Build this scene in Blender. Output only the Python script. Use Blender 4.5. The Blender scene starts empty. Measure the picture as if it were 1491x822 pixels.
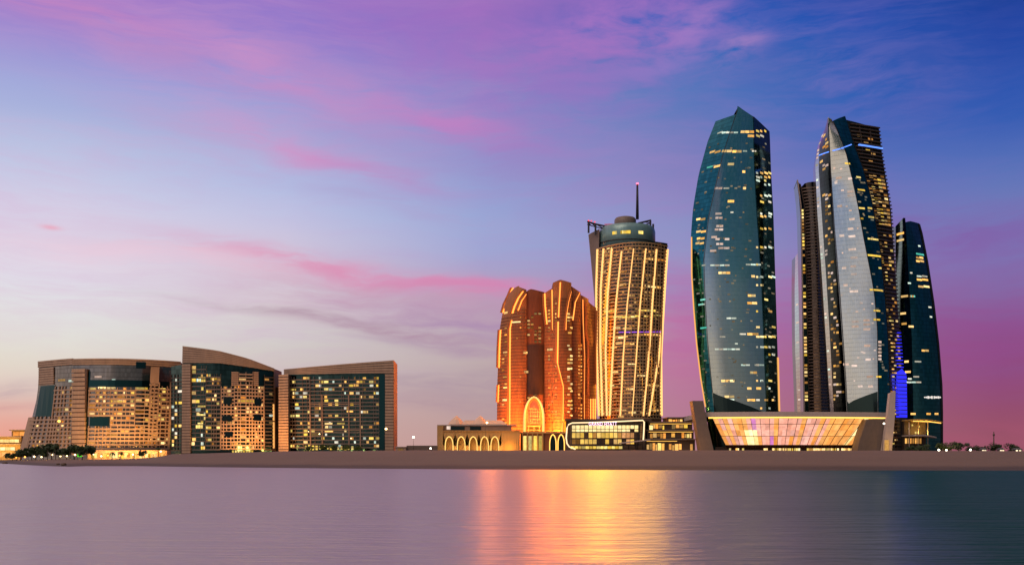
import bpy, bmesh, math, random
from mathutils import Vector, Matrix

# ------------------------------------------------------------------ camera, world, sun, exposure
F, CX, HY, H = 1491.0, 745.5, 662.0, 6.0
sc = bpy.context.scene
COL = sc.collection
cam = bpy.data.cameras.new("camera")
cam_o = bpy.data.objects.new("camera", cam)
COL.objects.link(cam_o)
cam.sensor_width = 36.0
cam.lens = 36.0
cam.shift_y = (HY - 411.0) / F
cam.clip_start, cam.clip_end = 0.5, 60000
cam_o.location = (0, 0, H)
cam_o.rotation_euler = (math.pi / 2, 0, 0)
sc.camera = cam_o
sc.view_settings.view_transform = 'Standard'
sc.view_settings.look = 'None'
sc.view_settings.gamma = 1
sc.view_settings.exposure = 0.0
sc.view_settings.use_curve_mapping = False
sc.cycles.use_denoising = True
sc.cycles.max_bounces = 6
sc.cycles.sample_clamp_indirect = 3

def s2l(c):
    return tuple(((v / 255) / 12.92 if v <= 10 else (((v / 255) + .055) / 1.055) ** 2.4) for v in c) + (1.0,)

class NT:
    """tiny node helper"""
    def __init__(s, tree):
        s.t = tree
        for n in list(tree.nodes): tree.nodes.remove(n)
    def n(s, typ, **kw):
        nd = s.t.nodes.new(typ)
        for k, v in kw.items(): setattr(nd, k, v)
        return nd
    def put(s, sock, v):
        if hasattr(v, 'is_linked') or isinstance(v, bpy.types.NodeSocket): s.t.links.new(v, sock)
        else: sock.default_value = v
    def m(s, op, a, b=None, c=None, clamp=False):
        nd = s.n('ShaderNodeMath', operation=op, use_clamp=clamp)
        s.put(nd.inputs[0], a)
        if b is not None: s.put(nd.inputs[1], b)
        if c is not None: s.put(nd.inputs[2], c)
        return nd.outputs[0]
    def v(s, op, a, b=None):
        nd = s.n('ShaderNodeVectorMath', operation=op)
        s.put(nd.inputs[0], a)
        if b is not None: s.put(nd.inputs[1], b)
        return nd.outputs['Value'] if op in ('DOT_PRODUCT', 'LENGTH') else nd.outputs[0]
    def mix(s, f, a, b, blend='MIX'):
        nd = s.n('ShaderNodeMix', data_type='RGBA', blend_type=blend)
        s.put(nd.inputs[0], f); s.put(nd.inputs[6], a); s.put(nd.inputs[7], b)
        return nd.outputs[2]
    def comb(s, x, y, z=0.0):
        nd = s.n('ShaderNodeCombineXYZ')
        s.put(nd.inputs[0], x); s.put(nd.inputs[1], y); s.put(nd.inputs[2], z)
        return nd.outputs[0]
    def sep(s, v):
        nd = s.n('ShaderNodeSeparateXYZ'); s.put(nd.inputs[0], v); return nd.outputs
    def ramp(s, f, stops, interp='LINEAR'):
        nd = s.n('ShaderNodeValToRGB')
        r = nd.color_ramp; r.interpolation = interp
        stops = sorted(stops)
        r.elements[0].position, r.elements[0].color = stops[0]
        r.elements[1].position, r.elements[1].color = stops[-1]
        for p, c in stops[1:-1]:
            e = r.elements.new(p); e.color = c
        s.put(nd.inputs[0], f)
        return nd.outputs[0]
    def noise(s, vec, scale, detail=3, rough=.5, col=False):
        nd = s.n('ShaderNodeTexNoise')
        if vec is not None: s.put(nd.inputs['Vector'], vec)
        nd.inputs['Scale'].default_value = scale
        nd.inputs['Detail'].default_value = detail
        nd.inputs['Roughness'].default_value = rough
        return nd.outputs['Color' if col else 'Fac']
    def mapping(s, vec, loc=(0, 0, 0), rot=0, scale=(1, 1, 1), typ='POINT'):
        nd = s.n('ShaderNodeMapping', vector_type=typ)
        s.put(nd.inputs[0], vec)
        nd.inputs['Location'].default_value = loc
        nd.inputs['Rotation'].default_value = (0, 0, rot)
        nd.inputs['Scale'].default_value = scale
        return nd.outputs[0]

# ---- dusk sky: colour by compass direction and height, wisps of cloud by noise
world = bpy.data.worlds.new("World")
sc.world = world
world.use_nodes = True
W = NT(world.node_tree)
dx, dy, dz = W.sep(W.n('ShaderNodeTexCoord').outputs['Generated'])
azi = W.m('ARCTAN2', dx, dy)
hor = W.m('SQRT', W.m('ADD', W.m('MULTIPLY', dx, dx), W.m('MULTIPLY', dy, dy)))
tan_e = W.m('DIVIDE', dz, W.m('MAXIMUM', hor, .02))
SKY_T = 1.2
ele = W.m('DIVIDE', tan_e, SKY_T, clamp=True)
def A_of(px): return math.atan((px - CX) / F)
def T_of(px, py): return (HY - py) / F * math.cos(A_of(px))
def column(px, rows, zen):
    st = [(min(1, max(0, T_of(px, py) / SKY_T)), s2l(c)) for py, c in rows]
    st += [(.55, s2l(zen[0])), (1.0, s2l(zen[1]))]
    return W.ramp(ele, st, 'CARDINAL')
def column_t(rows):
    return W.ramp(ele, [(t / SKY_T, s2l(c)) for t, c in rows], 'EASE')
zl = ((186, 150, 196), (214, 184, 178))
zr = ((22, 66, 116), (90, 112, 116))
COLS = [
    (-3.1416, column_t([(0, (168, 150, 138)), (.07, (152, 146, 140)), (.14, (126, 142, 146)), (.22, (88, 126, 136)), (.32, (42, 96, 112)), (.6, (120, 125, 140)), (1.2, (210, 184, 176))])),
    (-2.86, column_t([(0, (255, 222, 194)), (.06, (238, 214, 196)), (.12, (184, 186, 198)), (.2, (150, 170, 198)), (.28, (108, 150, 178)), (.34, (66, 120, 146)), (.6, (140, 150, 170)), (1.2, (214, 186, 176))])),
    (-2.4, column_t([(0, (255, 222, 194)), (.06, (238, 214, 196)), (.12, (184, 186, 198)), (.2, (150, 170, 198)), (.28, (108, 150, 178)), (.34, (66, 120, 146)), (.6, (140, 150, 170)), (1.2, (214, 186, 176))])),
    (-1.2, column_t([(0, (250, 205, 165)), (.1, (240, 215, 195)), (.25, (205, 200, 220)), (.5, (190, 175, 205)), (1.2, (220, 188, 176))])),
    (A_of(100), column(100, [(655, (238, 160, 140)), (610, (230, 172, 158)), (575, (226, 198, 186)), (510, (226, 220, 210)), (420, (224, 220, 229)), (360, (222, 212, 229)), (280, (205, 205, 230)), (180, (176, 184, 222)), (110, (160, 162, 216)), (0, (164, 126, 200))], zl)),
    (A_of(415), column(415, [(655, (210, 166, 158)), (580, (206, 178, 176)), (500, (210, 202, 200)), (430, (214, 200, 210)), (340, (202, 196, 222)), (280, (182, 190, 226)), (210, (172, 172, 216)), (100, (152, 146, 211)), (0, (148, 122, 201))], zl)),
    (A_of(705), column(705, [(655, (190, 152, 148)), (580, (188, 162, 162)), (500, (190, 172, 176)), (440, (180, 160, 184)), (380, (164, 164, 206)), (320, (152, 168, 214)), (240, (146, 152, 206)), (120, (142, 130, 196)), (0, (154, 112, 188))], zl)),
    (A_of(990), column(990, [(655, (178, 128, 140)), (580, (184, 124, 150)), (500, (186, 126, 160)), (430, (166, 138, 182)), (360, (146, 150, 198)), (270, (134, 132, 190)), (180, (104, 124, 188)), (100, (66, 114, 186)), (0, (46, 90, 182))], zr)),
    (A_of(1250), column(1250, [(655, (164, 104, 118)), (560, (158, 92, 130)), (480, (150, 96, 148)), (400, (140, 116, 176)), (330, (124, 120, 184)), (270, (104, 116, 186)), (180, (64, 102, 182)), (90, (42, 89, 176)), (0, (34, 74, 166))], zr)),
    (A_of(1455), column(1455, [(655, (152, 84, 100)), (560, (145, 77, 120)), (480, (140, 82, 140)), (430, (132, 104, 164)), (350, (122, 116, 180)), (280, (104, 120, 184)), (190, (64, 98, 180)), (100, (40, 80, 170)), (0, (30, 65, 152))], zr)),
    (1.0, column_t([(0, (120, 70, 100)), (.2, (80, 60, 120)), (.5, (25, 60, 105)), (1.2, (90, 112, 116))])),
    (1.9, column_t([(0, (80, 90, 95)), (.15, (40, 75, 85)), (.4, (20, 55, 70)), (1.2, (150, 145, 145))])),
    (3.1416, None),
]
sky = COLS[0][1]
for (a0, _), (a1, c1) in zip(COLS, COLS[1:]):
    if c1 is None: c1 = COLS[0][1]
    mr = W.n('ShaderNodeMapRange', interpolation_type='LINEAR' if -.6 < a0 < .4 else 'SMOOTHSTEP')
    W.put(mr.inputs['Value'], azi)
    mr.inputs['From Min'].default_value, mr.inputs['From Max'].default_value = a0, a1
    sky = W.mix(mr.outputs[0], sky, c1)
AT = W.comb(azi, tan_e)
wn = W.noise(W.mapping(AT, rot=math.radians(10), scale=(3, 9, 1)), 1.6, 4, .55, col=True)
warp = W.v('MULTIPLY', W.v('SUBTRACT', wn, (.5, .5, .5)), (.10, .055, 0))
ATw = W.v('ADD', AT, warp)
fib = W.noise(W.mapping(ATw, rot=math.radians(11), scale=(7, 44, 1)), 1.6, 7, .64)
puff = W.noise(W.mapping(ATw, rot=math.radians(-24), scale=(9, 22, 1)), 1.8, 6, .6)
mod_f = W.m('MULTIPLY_ADD', fib, 3.3, -.95, clamp=True)
mod_p = W.m('MULTIPLY_ADD', puff, 3.6, -1.25, clamp=True)
fine = W.noise(W.mapping(ATw, (.3, .1, 0), math.radians(13), scale=(7, 52, 1)), 1.6, 7, .68)
patch = W.noise(W.mapping(ATw, rot=math.radians(13), scale=(2.2, 6, 1)), 1.3, 3, .5)
veil = W.m('MULTIPLY', W.m('MULTIPLY_ADD', fine, 4.0, -1.6, clamp=True), W.m('MULTIPLY_ADD', patch, 3.4, -1.25, clamp=True))
hi = W.n('ShaderNodeMapRange', interpolation_type='SMOOTHSTEP'); W.put(hi.inputs[0], tan_e); hi.inputs[1].default_value, hi.inputs[2].default_value = .02, .2
vcol = W.ramp(W.m('MULTIPLY_ADD', azi, .9, .5, clamp=True), [(0, s2l((226, 170, 206))), (.45, s2l((186, 140, 198))), (1, s2l((86, 104, 184)))])
sky = W.mix(W.m('MULTIPLY', W.m('MULTIPLY', veil, hi.outputs[0]), .42), sky, vcol)
STREAKS = [  # px, py, tilt down to the right, half length, half width, colour, strength, texture
    (100, 14, 10, 190, 24, (202, 122, 192), .75, 'f'),
    (330, 40, 14, 170, 26, (168, 112, 198), .3, 'f'),
    (395, 104, 21, 105, 15, (206, 134, 200), 1.0, 'f'),
    (480, 150, 22, 110, 26, (176, 132, 200), .55, 'f'),
    (455, 216, 13, 100, 12, (212, 138, 200), 1.1, 'f'),
    (560, 246, 14, 90, 13, (178, 128, 196), .55, 'f'),
    (655, 178, 15, 95, 14, (200, 116, 194), 1.05, 'f'),
    (745, 205, 15, 80, 20, (144, 110, 192), .6, 'f'),
    (720, 60, 6, 210, 70, (172, 100, 194), .42, 'p'),
    (560, 20, 6, 140, 40, (156, 98, 194), .4, 'f'),
    (930, 45, -20, 130, 34, (164, 104, 192), .80, 'p'),
    (1062, 70, -24, 36, 13, (170, 120, 194), .85, 'p'),
    (840, 120, -8, 90, 40, (146, 104, 192), .45, 'p'),
    (1240, 60, -10, 120, 28, (70, 84, 178), .35, 'p'),
    (1340, 130, -20, 90, 26, (88, 84, 176), .45, 'p'),
    (850, 255, 4, 170, 40, (158, 122, 194), .45, 'f'),
    (330, 372, 5, 150, 11, (232, 186, 206), .70, 'f'),
    (560, 400, 9.5, 210, 11, (226, 140, 180), .95, 'f'),
    (690, 424, 8, 120, 11, (216, 120, 176), .85, 'f'),
    (600, 440, 8, 200, 24, (200, 158, 182), .85, 'f'),
    (700, 478, 6, 150, 20, (172, 142, 176), .95, 'f'),
    (430, 459, 6, 110, 5, (182, 158, 172), .75, 'f'),
    (580, 486, 8, 130, 8, (178, 146, 166), 1.0, 'f'),
    (660, 508, 5, 120, 6, (170, 138, 168), .55, 'f'),
    (655, 562, 1, 110, 13, (164, 138, 160), .65, 'f'),
    (590, 547, 2, 40, 4, (200, 180, 186), .6, 'f'),
    (12, 566, 0, 90, 11, (186, 160, 168), .8, 'f'),
    (10, 592, 0, 80, 6, (206, 150, 150), .5, 'f'),
    (985, 480, 4, 90, 50, (190, 100, 158), .6, 'f'),
    (1000, 410, 6, 110, 20, (182, 112, 172), .5, 'f'),
    (1150, 470, 0, 90, 60, (168, 96, 164), .4, 'f'),
    (1420, 335, 6, 140, 26, (134, 84, 160), .6, 'f'),
    (1430, 470, 0, 140, 50, (150, 76, 142), .5, 'f'),
    (1420, 640, 0, 160, 24, (166, 86, 112), .6, 'f'),
    (880, 24, -18, 70, 14, (172, 106, 196), .8, 'p'),
    (1000, 40, -24, 60, 12, (160, 112, 196), .75, 'p'),
    (820, 66, -10, 80, 16, (170, 106, 192), .7, 'p'),
    (955, 92, -16, 60, 12, (140, 112, 196), .6, 'p'),
    (520, 128, 18, 150, 16, (186, 128, 198), .6, 'f'),
    (300, 185, 12, 130, 14, (190, 150, 206), .5, 'f'),
    (230, 80, 14, 120, 16, (186, 128, 196), .5, 'f'),
    (610, 300, 10, 120, 10, (176, 142, 200), .5, 'f'),
    (180, 365, 3, 150, 14, (236, 206, 222), .6, 'f'),
    (640, 590, 1, 120, 8, (172, 142, 156), .5, 'f'),
    (74, 331, 3, 11, 2.2, (234, 168, 190), .9, None),
]
for px, py, tilt, L_, W_, c, st, tx in STREAKS:
    a0, t0 = A_of(px), T_of(px, py)
    k = math.cos(a0) / F
    vec = W.mapping(ATw if tx else AT, (a0, t0, 0), math.radians(-tilt), (L_ * k * 1.25, W_ * k * (1.4 if tx == 'f' else 1.7), 1), 'TEXTURE')
    vec = W.v('MULTIPLY', vec, (1, 1, 0))
    g = W.m('EXPONENT', W.m('MULTIPLY', W.v('DOT_PRODUCT', vec, vec), -1.0))
    g = W.m('MULTIPLY', g, min(1, st * .9))
    if tx: g = W.m('MULTIPLY', g, mod_f if tx == 'f' else mod_p)
    sky = W.mix(g, sky, s2l((c[0], c[1] + (12 if py < 330 else 0), c[2])))
bg = W.n('ShaderNodeBackground'); bg.inputs['Strength'].default_value = 1.0
W.put(bg.inputs['Color'], sky)
W.t.links.new(bg.outputs[0], W.n('ShaderNodeOutputWorld').inputs[0])

sun = bpy.data.lights.new("sun", 'SUN')      # afterglow: a broad warm fill, raised high behind the camera on the left
sun.energy, sun.angle, sun.color = 1.3, math.radians(40), (1, .68, .50)
sun_o = bpy.data.objects.new("sun", sun); COL.objects.link(sun_o)
sun_o.rotation_euler = (math.radians(48), 0, math.radians(-40))

# ------------------------------------------------------------------ geometry helpers
def zof(py, Y): return H + (HY - py) * Y / F
def xof(px, Y): return (px - CX) * Y / F
def tab(t, y):
    if not isinstance(t, (list, tuple)): return t
    if y <= t[0][0]: return t[0][1]
    for (a, b), (c, d) in zip(t, t[1:]):
        if y <= c: return b + (d - b) * (y - a) / (c - a)
    return t[-1][1]

def tag(o, label=None, cat=None, group=None, kind=None):
    for k, v in (('label', label), ('category', cat), ('group', group), ('kind', kind)):
        if v: o[k] = v
    return o
ORG = {}
def thing(name, loc, label, cat, group=None):
    o = bpy.data.objects.new(name, None); COL.objects.link(o)
    o.empty_display_size = 5
    o.location = loc
    ORG[o] = Vector(loc)
    return tag(o, label, cat, group)

class MB:
    def __init__(s): s.v, s.f, s.uv, s.mi, s.sm = [], [], [], [], []
    def face(s, pts, uv=None, mi=0, smooth=False):
        i = len(s.v); s.v += [Vector(p) for p in pts]
        s.f.append(tuple(range(i, i + len(pts)))); s.uv.append(uv); s.mi.append(mi); s.sm.append(smooth)
    def mesh(s, verts, faces, mi=0, smooth=False, uvs=None):
        i = len(s.v); s.v += [Vector(p) for p in verts]
        for k, f in enumerate(faces):
            s.f.append(tuple(i + j for j in f)); s.uv.append([uvs[j] for j in f] if uvs else None)
            s.mi.append(mi); s.sm.append(smooth)
    def hexa(s, a, b, mi=0):
        """a, b: two loops of the same count, joined with sides and capped"""
        n = len(a)
        fs = [tuple(range(n - 1, -1, -1)), tuple(range(n, 2 * n))]
        fs += [(k, (k + 1) % n, n + (k + 1) % n, n + k) for k in range(n)]
        s.mesh(list(a) + list(b), fs, mi)
    def box(s, x0, x1, y0, y1, z0, z1, mi=0):
        s.hexa([(x0, y0, z0), (x1, y0, z0), (x1, y1, z0), (x0, y1, z0)], [(x0, y0, z1), (x1, y0, z1), (x1, y1, z1), (x0, y1, z1)], mi)
    def tube(s, pts, r, n=6, mi=0, r2=None):
        rings = []
        pts = [Vector(p) for p in pts]
        for i, p in enumerate(pts):
            d = (pts[min(i + 1, len(pts) - 1)] - pts[max(i - 1, 0)]).normalized()
            a = d.orthogonal().normalized() if abs(d.z) > .95 else d.cross(Vector((0, 0, 1))).normalized()
            b = d.cross(a)
            rr = r if r2 is None else r + (r2 - r) * i / (len(pts) - 1)
            rings.append([p + a * math.cos(2 * math.pi * k / n) * rr + b * math.sin(2 * math.pi * k / n) * rr for k in range(n)])
        vs = [v for rg in rings for v in rg]
        fs = [(i * n + k, i * n + (k + 1) % n, (i + 1) * n + (k + 1) % n, (i + 1) * n + k) for i in range(len(rings) - 1) for k in range(n)]
        fs += [tuple(range(n - 1, -1, -1)), tuple(len(vs) - n + k for k in range(n))]
        s.mesh(vs, fs, mi, smooth=n > 5)
    def lathe(s, c, prof, n=24, mi=0, smooth=True):
        vs = [(c[0] + r * math.cos(2 * math.pi * k / n), c[1] + r * math.sin(2 * math.pi * k / n), z) for r, z in prof for k in range(n)]
        fs = [(i * n + k, i * n + (k + 1) % n, (i + 1) * n + (k + 1) % n, (i + 1) * n + k) for i in range(len(prof) - 1) for k in range(n)]
        fs += [tuple(range(n - 1, -1, -1)), tuple((len(prof) - 1) * n + k for k in range(n))]
        s.mesh(vs, fs, mi, smooth)
    def build(s, name, mat, parent=None, fix=False):
        me = bpy.data.meshes.new(name)
        o0 = ORG.get(parent, Vector((0, 0, 0)))
        if parent is None and s.v and not fix:
            o0 = Vector((sum(v.x for v in s.v) / len(s.v), sum(v.y for v in s.v) / len(s.v), min(v.z for v in s.v)))
        me.from_pydata([v - o0 for v in s.v], [], s.f)
        for m in (mat if isinstance(mat, (list, tuple)) else [mat]): me.materials.append(m)
        me.polygons.foreach_set('material_index', s.mi)
        me.polygons.foreach_set('use_smooth', s.sm)
        if any(u is not None for u in s.uv):
            ul = me.uv_layers.new(name='UVMap'); k = 0
            for f, u in zip(s.f, s.uv):
                for j in range(len(f)):
                    if u is not None: ul.data[k].uv = u[j]
                    k += 1
        me.update()
        o = bpy.data.objects.new(name, me); COL.objects.link(o)
        if parent is not None: o.parent = parent; ORG[o] = o0
        else: o.location = o0; ORG[o] = o0
        return o

class Face:
    """A curved facade: left and right edges and depth against height."""
    def __init__(s, L, R, top, bot, YL, YR=None, bulge=0.0, Y0=None, nu=10):
        s.L, s.R, s.top, s.bot = L, R, top, bot
        s.YL, s.YR, s.bulge, s.nu = YL, YL if YR is None else YR, bulge, nu
        s.Y0 = Y0 or (tab(s.YL, 500) + tab(s.YR, 500)) / 2
    def Y(s, u, py):
        a, b = tab(s.YL, py), tab(s.YR, py)
        return a + (b - a) * u - tab(s.bulge, py) * 4 * u * (1 - u)
    def nom(s, u, py):      # height row seen at py where the face stands at u
        return HY - (HY - py) * s.Y(u, py) / s.Y0
    def raw(s, u, py):
        Y = s.Y(u, py)
        px = tab(s.L, py) + (tab(s.R, py) - tab(s.L, py)) * u
        return Vector((xof(px, Y), Y, zof(py, s.Y0)))
    def normal(s, u, py):
        t = s.raw(u + .01, py) - s.raw(u - .01, py)
        return Vector((t.y, -t.x, 0)).normalized()
    def pt(s, u, py, off=0.0):
        p = s.raw(u, py)
        return p + s.normal(u, py) * off if off else p
    def u_of(s, px, py):
        l, r = tab(s.L, py), tab(s.R, py)
        return (px - l) / (r - l)
    def row(s, u, v):
        t, b = tab(s.top, u), tab(s.bot, u)
        return t + (b - t) * v
    def width(s): return (s.raw(1, 500) - s.raw(0, 500)).length

def surf(mb, f, nv=24, off=0.0, u0=0, u1=1, mi=0):
    nu, w = f.nu, f.width()
    vs, uvs = [], []
    for j in range(nv + 1):
        for i in range(nu + 1):
            u = u0 + (u1 - u0) * i / nu
            p = f.pt(u, f.row(u, j / nv), off)
            vs.append(p); uvs.append((u * w, p.z))
    fs = [(j * (nu + 1) + i, (j + 1) * (nu + 1) + i, (j + 1) * (nu + 1) + i + 1, j * (nu + 1) + i + 1) for j in range(nv) for i in range(nu)]
    mb.mesh(vs, fs, mi, smooth=True, uvs=uvs)
def slab(mb, f, u0, u1, py0, py1, d0, d1, mi=0, n=None):
    n = n or max(1, int(abs(u1 - u0) * f.nu + .5))
    vs = []
    for i in range(n + 1):
        u = u0 + (u1 - u0) * i / n
        vs += [f.pt(u, py0, d0), f.pt(u, py0, d1), f.pt(u, py1, d1), f.pt(u, py1, d0)]
    fs = [(0, 1, 2, 3), (4 * n + 3, 4 * n + 2, 4 * n + 1, 4 * n)]
    for i in range(n):
        a, b = 4 * i, 4 * i + 4
        fs += [(a + k, b + k, b + (k + 1) % 4, a + (k + 1) % 4) for k in range(4)]
    mb.mesh(vs, fs, mi)
def slab_px(mb, f, px0, px1, py0, py1, d0, d1, mi=0):
    """same, the corners given where they are seen"""
    pm = (py0 + py1) / 2
    u0, u1 = f.u_of(px0, pm), f.u_of(px1, pm)
    um = (u0 + u1) / 2
    slab(mb, f, u0, u1, f.nom(um, py0), f.nom(um, py1), d0, d1, mi)
def ribbon(mb, f, path, wpx, d0, d1, mi=0):
    """a thin straight-edged strip that follows a path over a facade"""
    pts = []
    for (a, b), (c, d) in zip(path, path[1:]):
        k = max(1, int(abs(d - b) / 14))
        pts += [(a + (c - a) * i / k, b + (d - b) * i / k) for i in range(k)]
    pts.append(path[-1])
    vs = []
    for px, py in pts:
        ua, ub = f.u_of(px - wpx / 2, py), f.u_of(px + wpx / 2, py)
        q = f.nom((ua + ub) / 2, py)
        vs += [f.pt(ua, q, d0), f.pt(ua, q, d1), f.pt(ub, q, d1), f.pt(ub, q, d0)]
    n = len(pts) - 1
    fs = [(0, 1, 2, 3), (4 * n + 3, 4 * n + 2, 4 * n + 1, 4 * n)]
    for i in range(n):
        a, b = 4 * i, 4 * i + 4
        fs += [(a + k, b + k, b + (k + 1) % 4, a + (k + 1) % 4) for k in range(4)]
    mb.mesh(vs, fs, mi)
def rear(mb, fl, fr, depth, nv=16, pinch=.8):
    """closes a tower behind its facades"""
    rows = []
    for j in range(nv + 1):
        a, b = fl.pt(0, fl.row(0, j / nv)), fr.pt(1, fr.row(1, j / nv))
        d = b - a
        rows.append([a, a + d * (1 - pinch) / 2 + Vector((0, depth, 0)), b - d * (1 - pinch) / 2 + Vector((0, depth, 0)), b])
    for p, q in zip(rows, rows[1:]):
        for k in range(3):
            mb.face([p[k + 1], q[k + 1], q[k], p[k]], [(p[k + 1].x, p[k + 1].z), (q[k + 1].x, q[k + 1].z), (q[k].x, q[k].z), (p[k].x, p[k].z)])
    return rows[0]
def cap(mb, faces, back, off=0.0):
    """roof over the top edges of facades and the rear"""
    edge = []
    for f in faces:
        for i in range(f.nu + (1 if f is faces[-1] else 0)):
            u = i / f.nu; edge.append(f.pt(u, f.row(u, 0)) + Vector((0, 0, -off)))
    m = len(edge)
    a, b = back[1] - Vector((0, 0, off)), back[2] - Vector((0, 0, off))
    for i in range(m - 1):
        t0, t1 = i / (m - 1), (i + 1) / (m - 1)
        mb.face([edge[i], edge[i + 1], a.lerp(b, t1), a.lerp(b, t0)])

# ------------------------------------------------------------------ materials
MATS = {}
def mat(name):
    m = bpy.data.materials.new(name); m.use_nodes = True
    t = NT(m.node_tree)
    out = t.n('ShaderNodeOutputMaterial')
    return m, t, out
def principled(t, out, **kw):
    p = t.n('ShaderNodeBsdfPrincipled')
    for k, v in kw.items(): t.put(p.inputs[k.replace('_', ' ')], v)
    t.t.links.new(p.outputs[0], out.inputs[0])
    return p
def stone(name, c, rough=.75, var=.25, scale=.25, metal=0.0, bump=0.0):
    m, t, out = mat(name)
    tc = t.n('ShaderNodeTexCoord').outputs['Object']
    n1 = t.noise(tc, scale, 5, .6)
    n2 = t.noise(t.mapping(tc, scale=(1, 1, .12)), scale * 5, 3, .5)
    k = t.m('MULTIPLY_ADD', t.m('ADD', n1, n2), var * 2, 1 - var * 2)
    col = t.mix(1.0, c + (1,), t.comb(k, k, k), 'MULTIPLY')
    p = principled(t, out, Base_Color=col, Roughness=rough, Metallic=metal)
    if bump:
        b = t.n('ShaderNodeBump'); b.inputs['Strength'].default_value = bump
        t.put(b.inputs['Height'], n2); t.put(p.inputs['Normal'], b.outputs[0])
    MATS[name] = m
    return m
def glass(name, tint, rough=.07, floor_h=3.9, panel=1.8, line=.12, var=.35, soft=1.0):
    """coated curtain-wall glass: mirror tint, floor lines, panels that differ a little"""
    m, t, out = mat(name)
    uv = t.n('ShaderNodeUVMap').outputs[0]
    x, y, _ = t.sep(uv)
    fy = t.m('DIVIDE', y, floor_h); fx = t.m('DIVIDE', x, panel)
    wnz = t.n('ShaderNodeTexWhiteNoise', noise_dimensions='2D')
    t.put(wnz.inputs[0], t.comb(t.m('FLOOR', fx), t.m('FLOOR', fy)))
    ln = t.m('LESS_THAN', t.m('FRACT', fy), line)
    mu = t.m('LESS_THAN', t.m('FRACT', fx), .07)
    big = t.noise(t.mapping(uv, scale=(.03, .012, 1)), 1.0, 3, .5)
    k = t.m('MULTIPLY_ADD', wnz.outputs[0], var, 1 - var * .5)
    k = t.m('MULTIPLY', k, t.m('MULTIPLY_ADD', big, .5 * soft, 1 - .25 * soft))
    k = t.m('MULTIPLY', k, t.m('MULTIPLY_ADD', ln, -.42 * soft, 1))
    k = t.m('MULTIPLY', k, t.m('MULTIPLY_ADD', mu, -.25 * soft, 1))
    col = t.mix(1.0, tint + (1,), t.comb(k, k, k), 'MULTIPLY')
    b = t.n('ShaderNodeBump'); b.inputs['Strength'].default_value = .06; b.inputs['Distance'].default_value = .4
    t.put(b.inputs['Height'], t.m('ADD', t.noise(t.mapping(uv, scale=(.25, .2, 1)), 1, 2), wnz.outputs[0]))
    p = principled(t, out, Base_Color=col, Metallic=1.0, Roughness=t.m('MULTIPLY_ADD', wnz.outputs[0], .08, rough))
    t.put(p.inputs['Normal'], b.outputs[0])
    MATS[name] = m
    return m
def lit(name, ca, cb, lo, hi, nscale=.5, grain=.7):
    """a lit pane: colour and brightness differ from pane to pane"""
    m, t, out = mat(name)
    r = t.m('FRACT', t.m('ADD', t.n('ShaderNodeObjectInfo').outputs['Random'], t.n('ShaderNodeNewGeometry').outputs['Random Per Island']))
    r2 = t.m('FRACT', t.m('MULTIPLY', r, 7.31))
    nz = t.noise(t.n('ShaderNodeTexCoord').outputs['Object'], nscale, 3, .6)
    st = t.m('MULTIPLY', t.m('MULTIPLY_ADD', r2, hi - lo, lo), t.m('MULTIPLY_ADD', nz, grain * 2, 1 - grain))
    e = t.n('ShaderNodeEmission')
    t.put(e.inputs[0], t.mix(r, ca + (1,), cb + (1,))); t.put(e.inputs[1], st)
    t.t.links.new(e.outputs[0], out.inputs[0])
    MATS[name] = m
    return m
def glow(name, c, s):
    m, t, out = mat(name)
    e = t.n('ShaderNodeEmission'); e.inputs[0].default_value = c + (1,); e.inputs[1].default_value = s
    t.t.links.new(e.outputs[0], out.inputs[0])
    MATS[name] = m
    return m

BEIGE = stone('beige stone', (.37, .255, .18), scale=.12)
BEIGE_B = stone('brown stone', (.30, .19, .13), scale=.12)
DARKSTRIPE = stone('dark joint', (.10, .065, .055))
TAUPE = stone('taupe cladding', (.155, .12, .10), .5, .2)
PALE = stone('pale fascia', (.45, .38, .34), .5, .15)
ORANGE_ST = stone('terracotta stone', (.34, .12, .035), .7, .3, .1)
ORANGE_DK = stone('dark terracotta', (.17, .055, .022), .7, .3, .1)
GOLD_ST = stone('sandstone', (.42, .25, .09), .7, .25, .15)
DARKMETAL = stone('dark metal', (.035, .035, .04), .45, .2, .3, .6)
DARKROOF = stone('roof grey', (.10, .10, .11), .8)
BRONZE = stone('bronze panel', (.085, .06, .045), .5, .25, .2, .4)
TENT = stone('tent fabric', (.66, .48, .36), .8, .1)
BARK = stone('bark', (.09, .06, .04), .9, .3, 2)
CONC = stone('concrete', (.13, .098, .08), .8, .2, .3)
G_SILVER = glass('silver glass', (.50, .58, .63), var=.14, line=.09, soft=.7)
G_GREY = glass('grey glass', (.40, .47, .47), var=.08, line=.08, soft=.4)
G_T5 = glass('slate glass', (.20, .29, .30), var=.2)
G_TEAL = glass('teal glass', (.025, .17, .21))
G_DARK = glass('dark glass', (.05, .085, .09), var=.6)
G_BLACK = glass('black glass', (.02, .032, .035), var=.6)
G_NAVY = glass('deep teal glass', (.05, .15, .165), var=.4)
G_BROWN = glass('brown glass', (.14, .09, .06), var=.6)
G_HOTEL = glass('hotel glass', (.20, .19, .19), floor_h=4.2)
G_HTEAL = glass('hotel teal glass', (.03, .10, .115), floor_h=4.2, var=.5)
G_HDARK = glass('hotel dark glass', (.025, .05, .05), floor_h=4.2, var=.6)
WARM = lit('warm window', (1, .46, .08), (1, .74, .32), .5, 1.7)
WARM_DIM = lit('dim warm window', (1, .40, .07), (1, .62, .22), .12, .75)
FAINT = lit('faint window', (.6, .62, .5), (.9, .62, .34), .10, .34)
COOL = lit('cool window', (.75, 1, .85), (1, .86, .66), .35, 1.1)
GREENISH = lit('green window', (.12, .8, .6), (.35, 1, .8), .5, .9)
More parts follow.
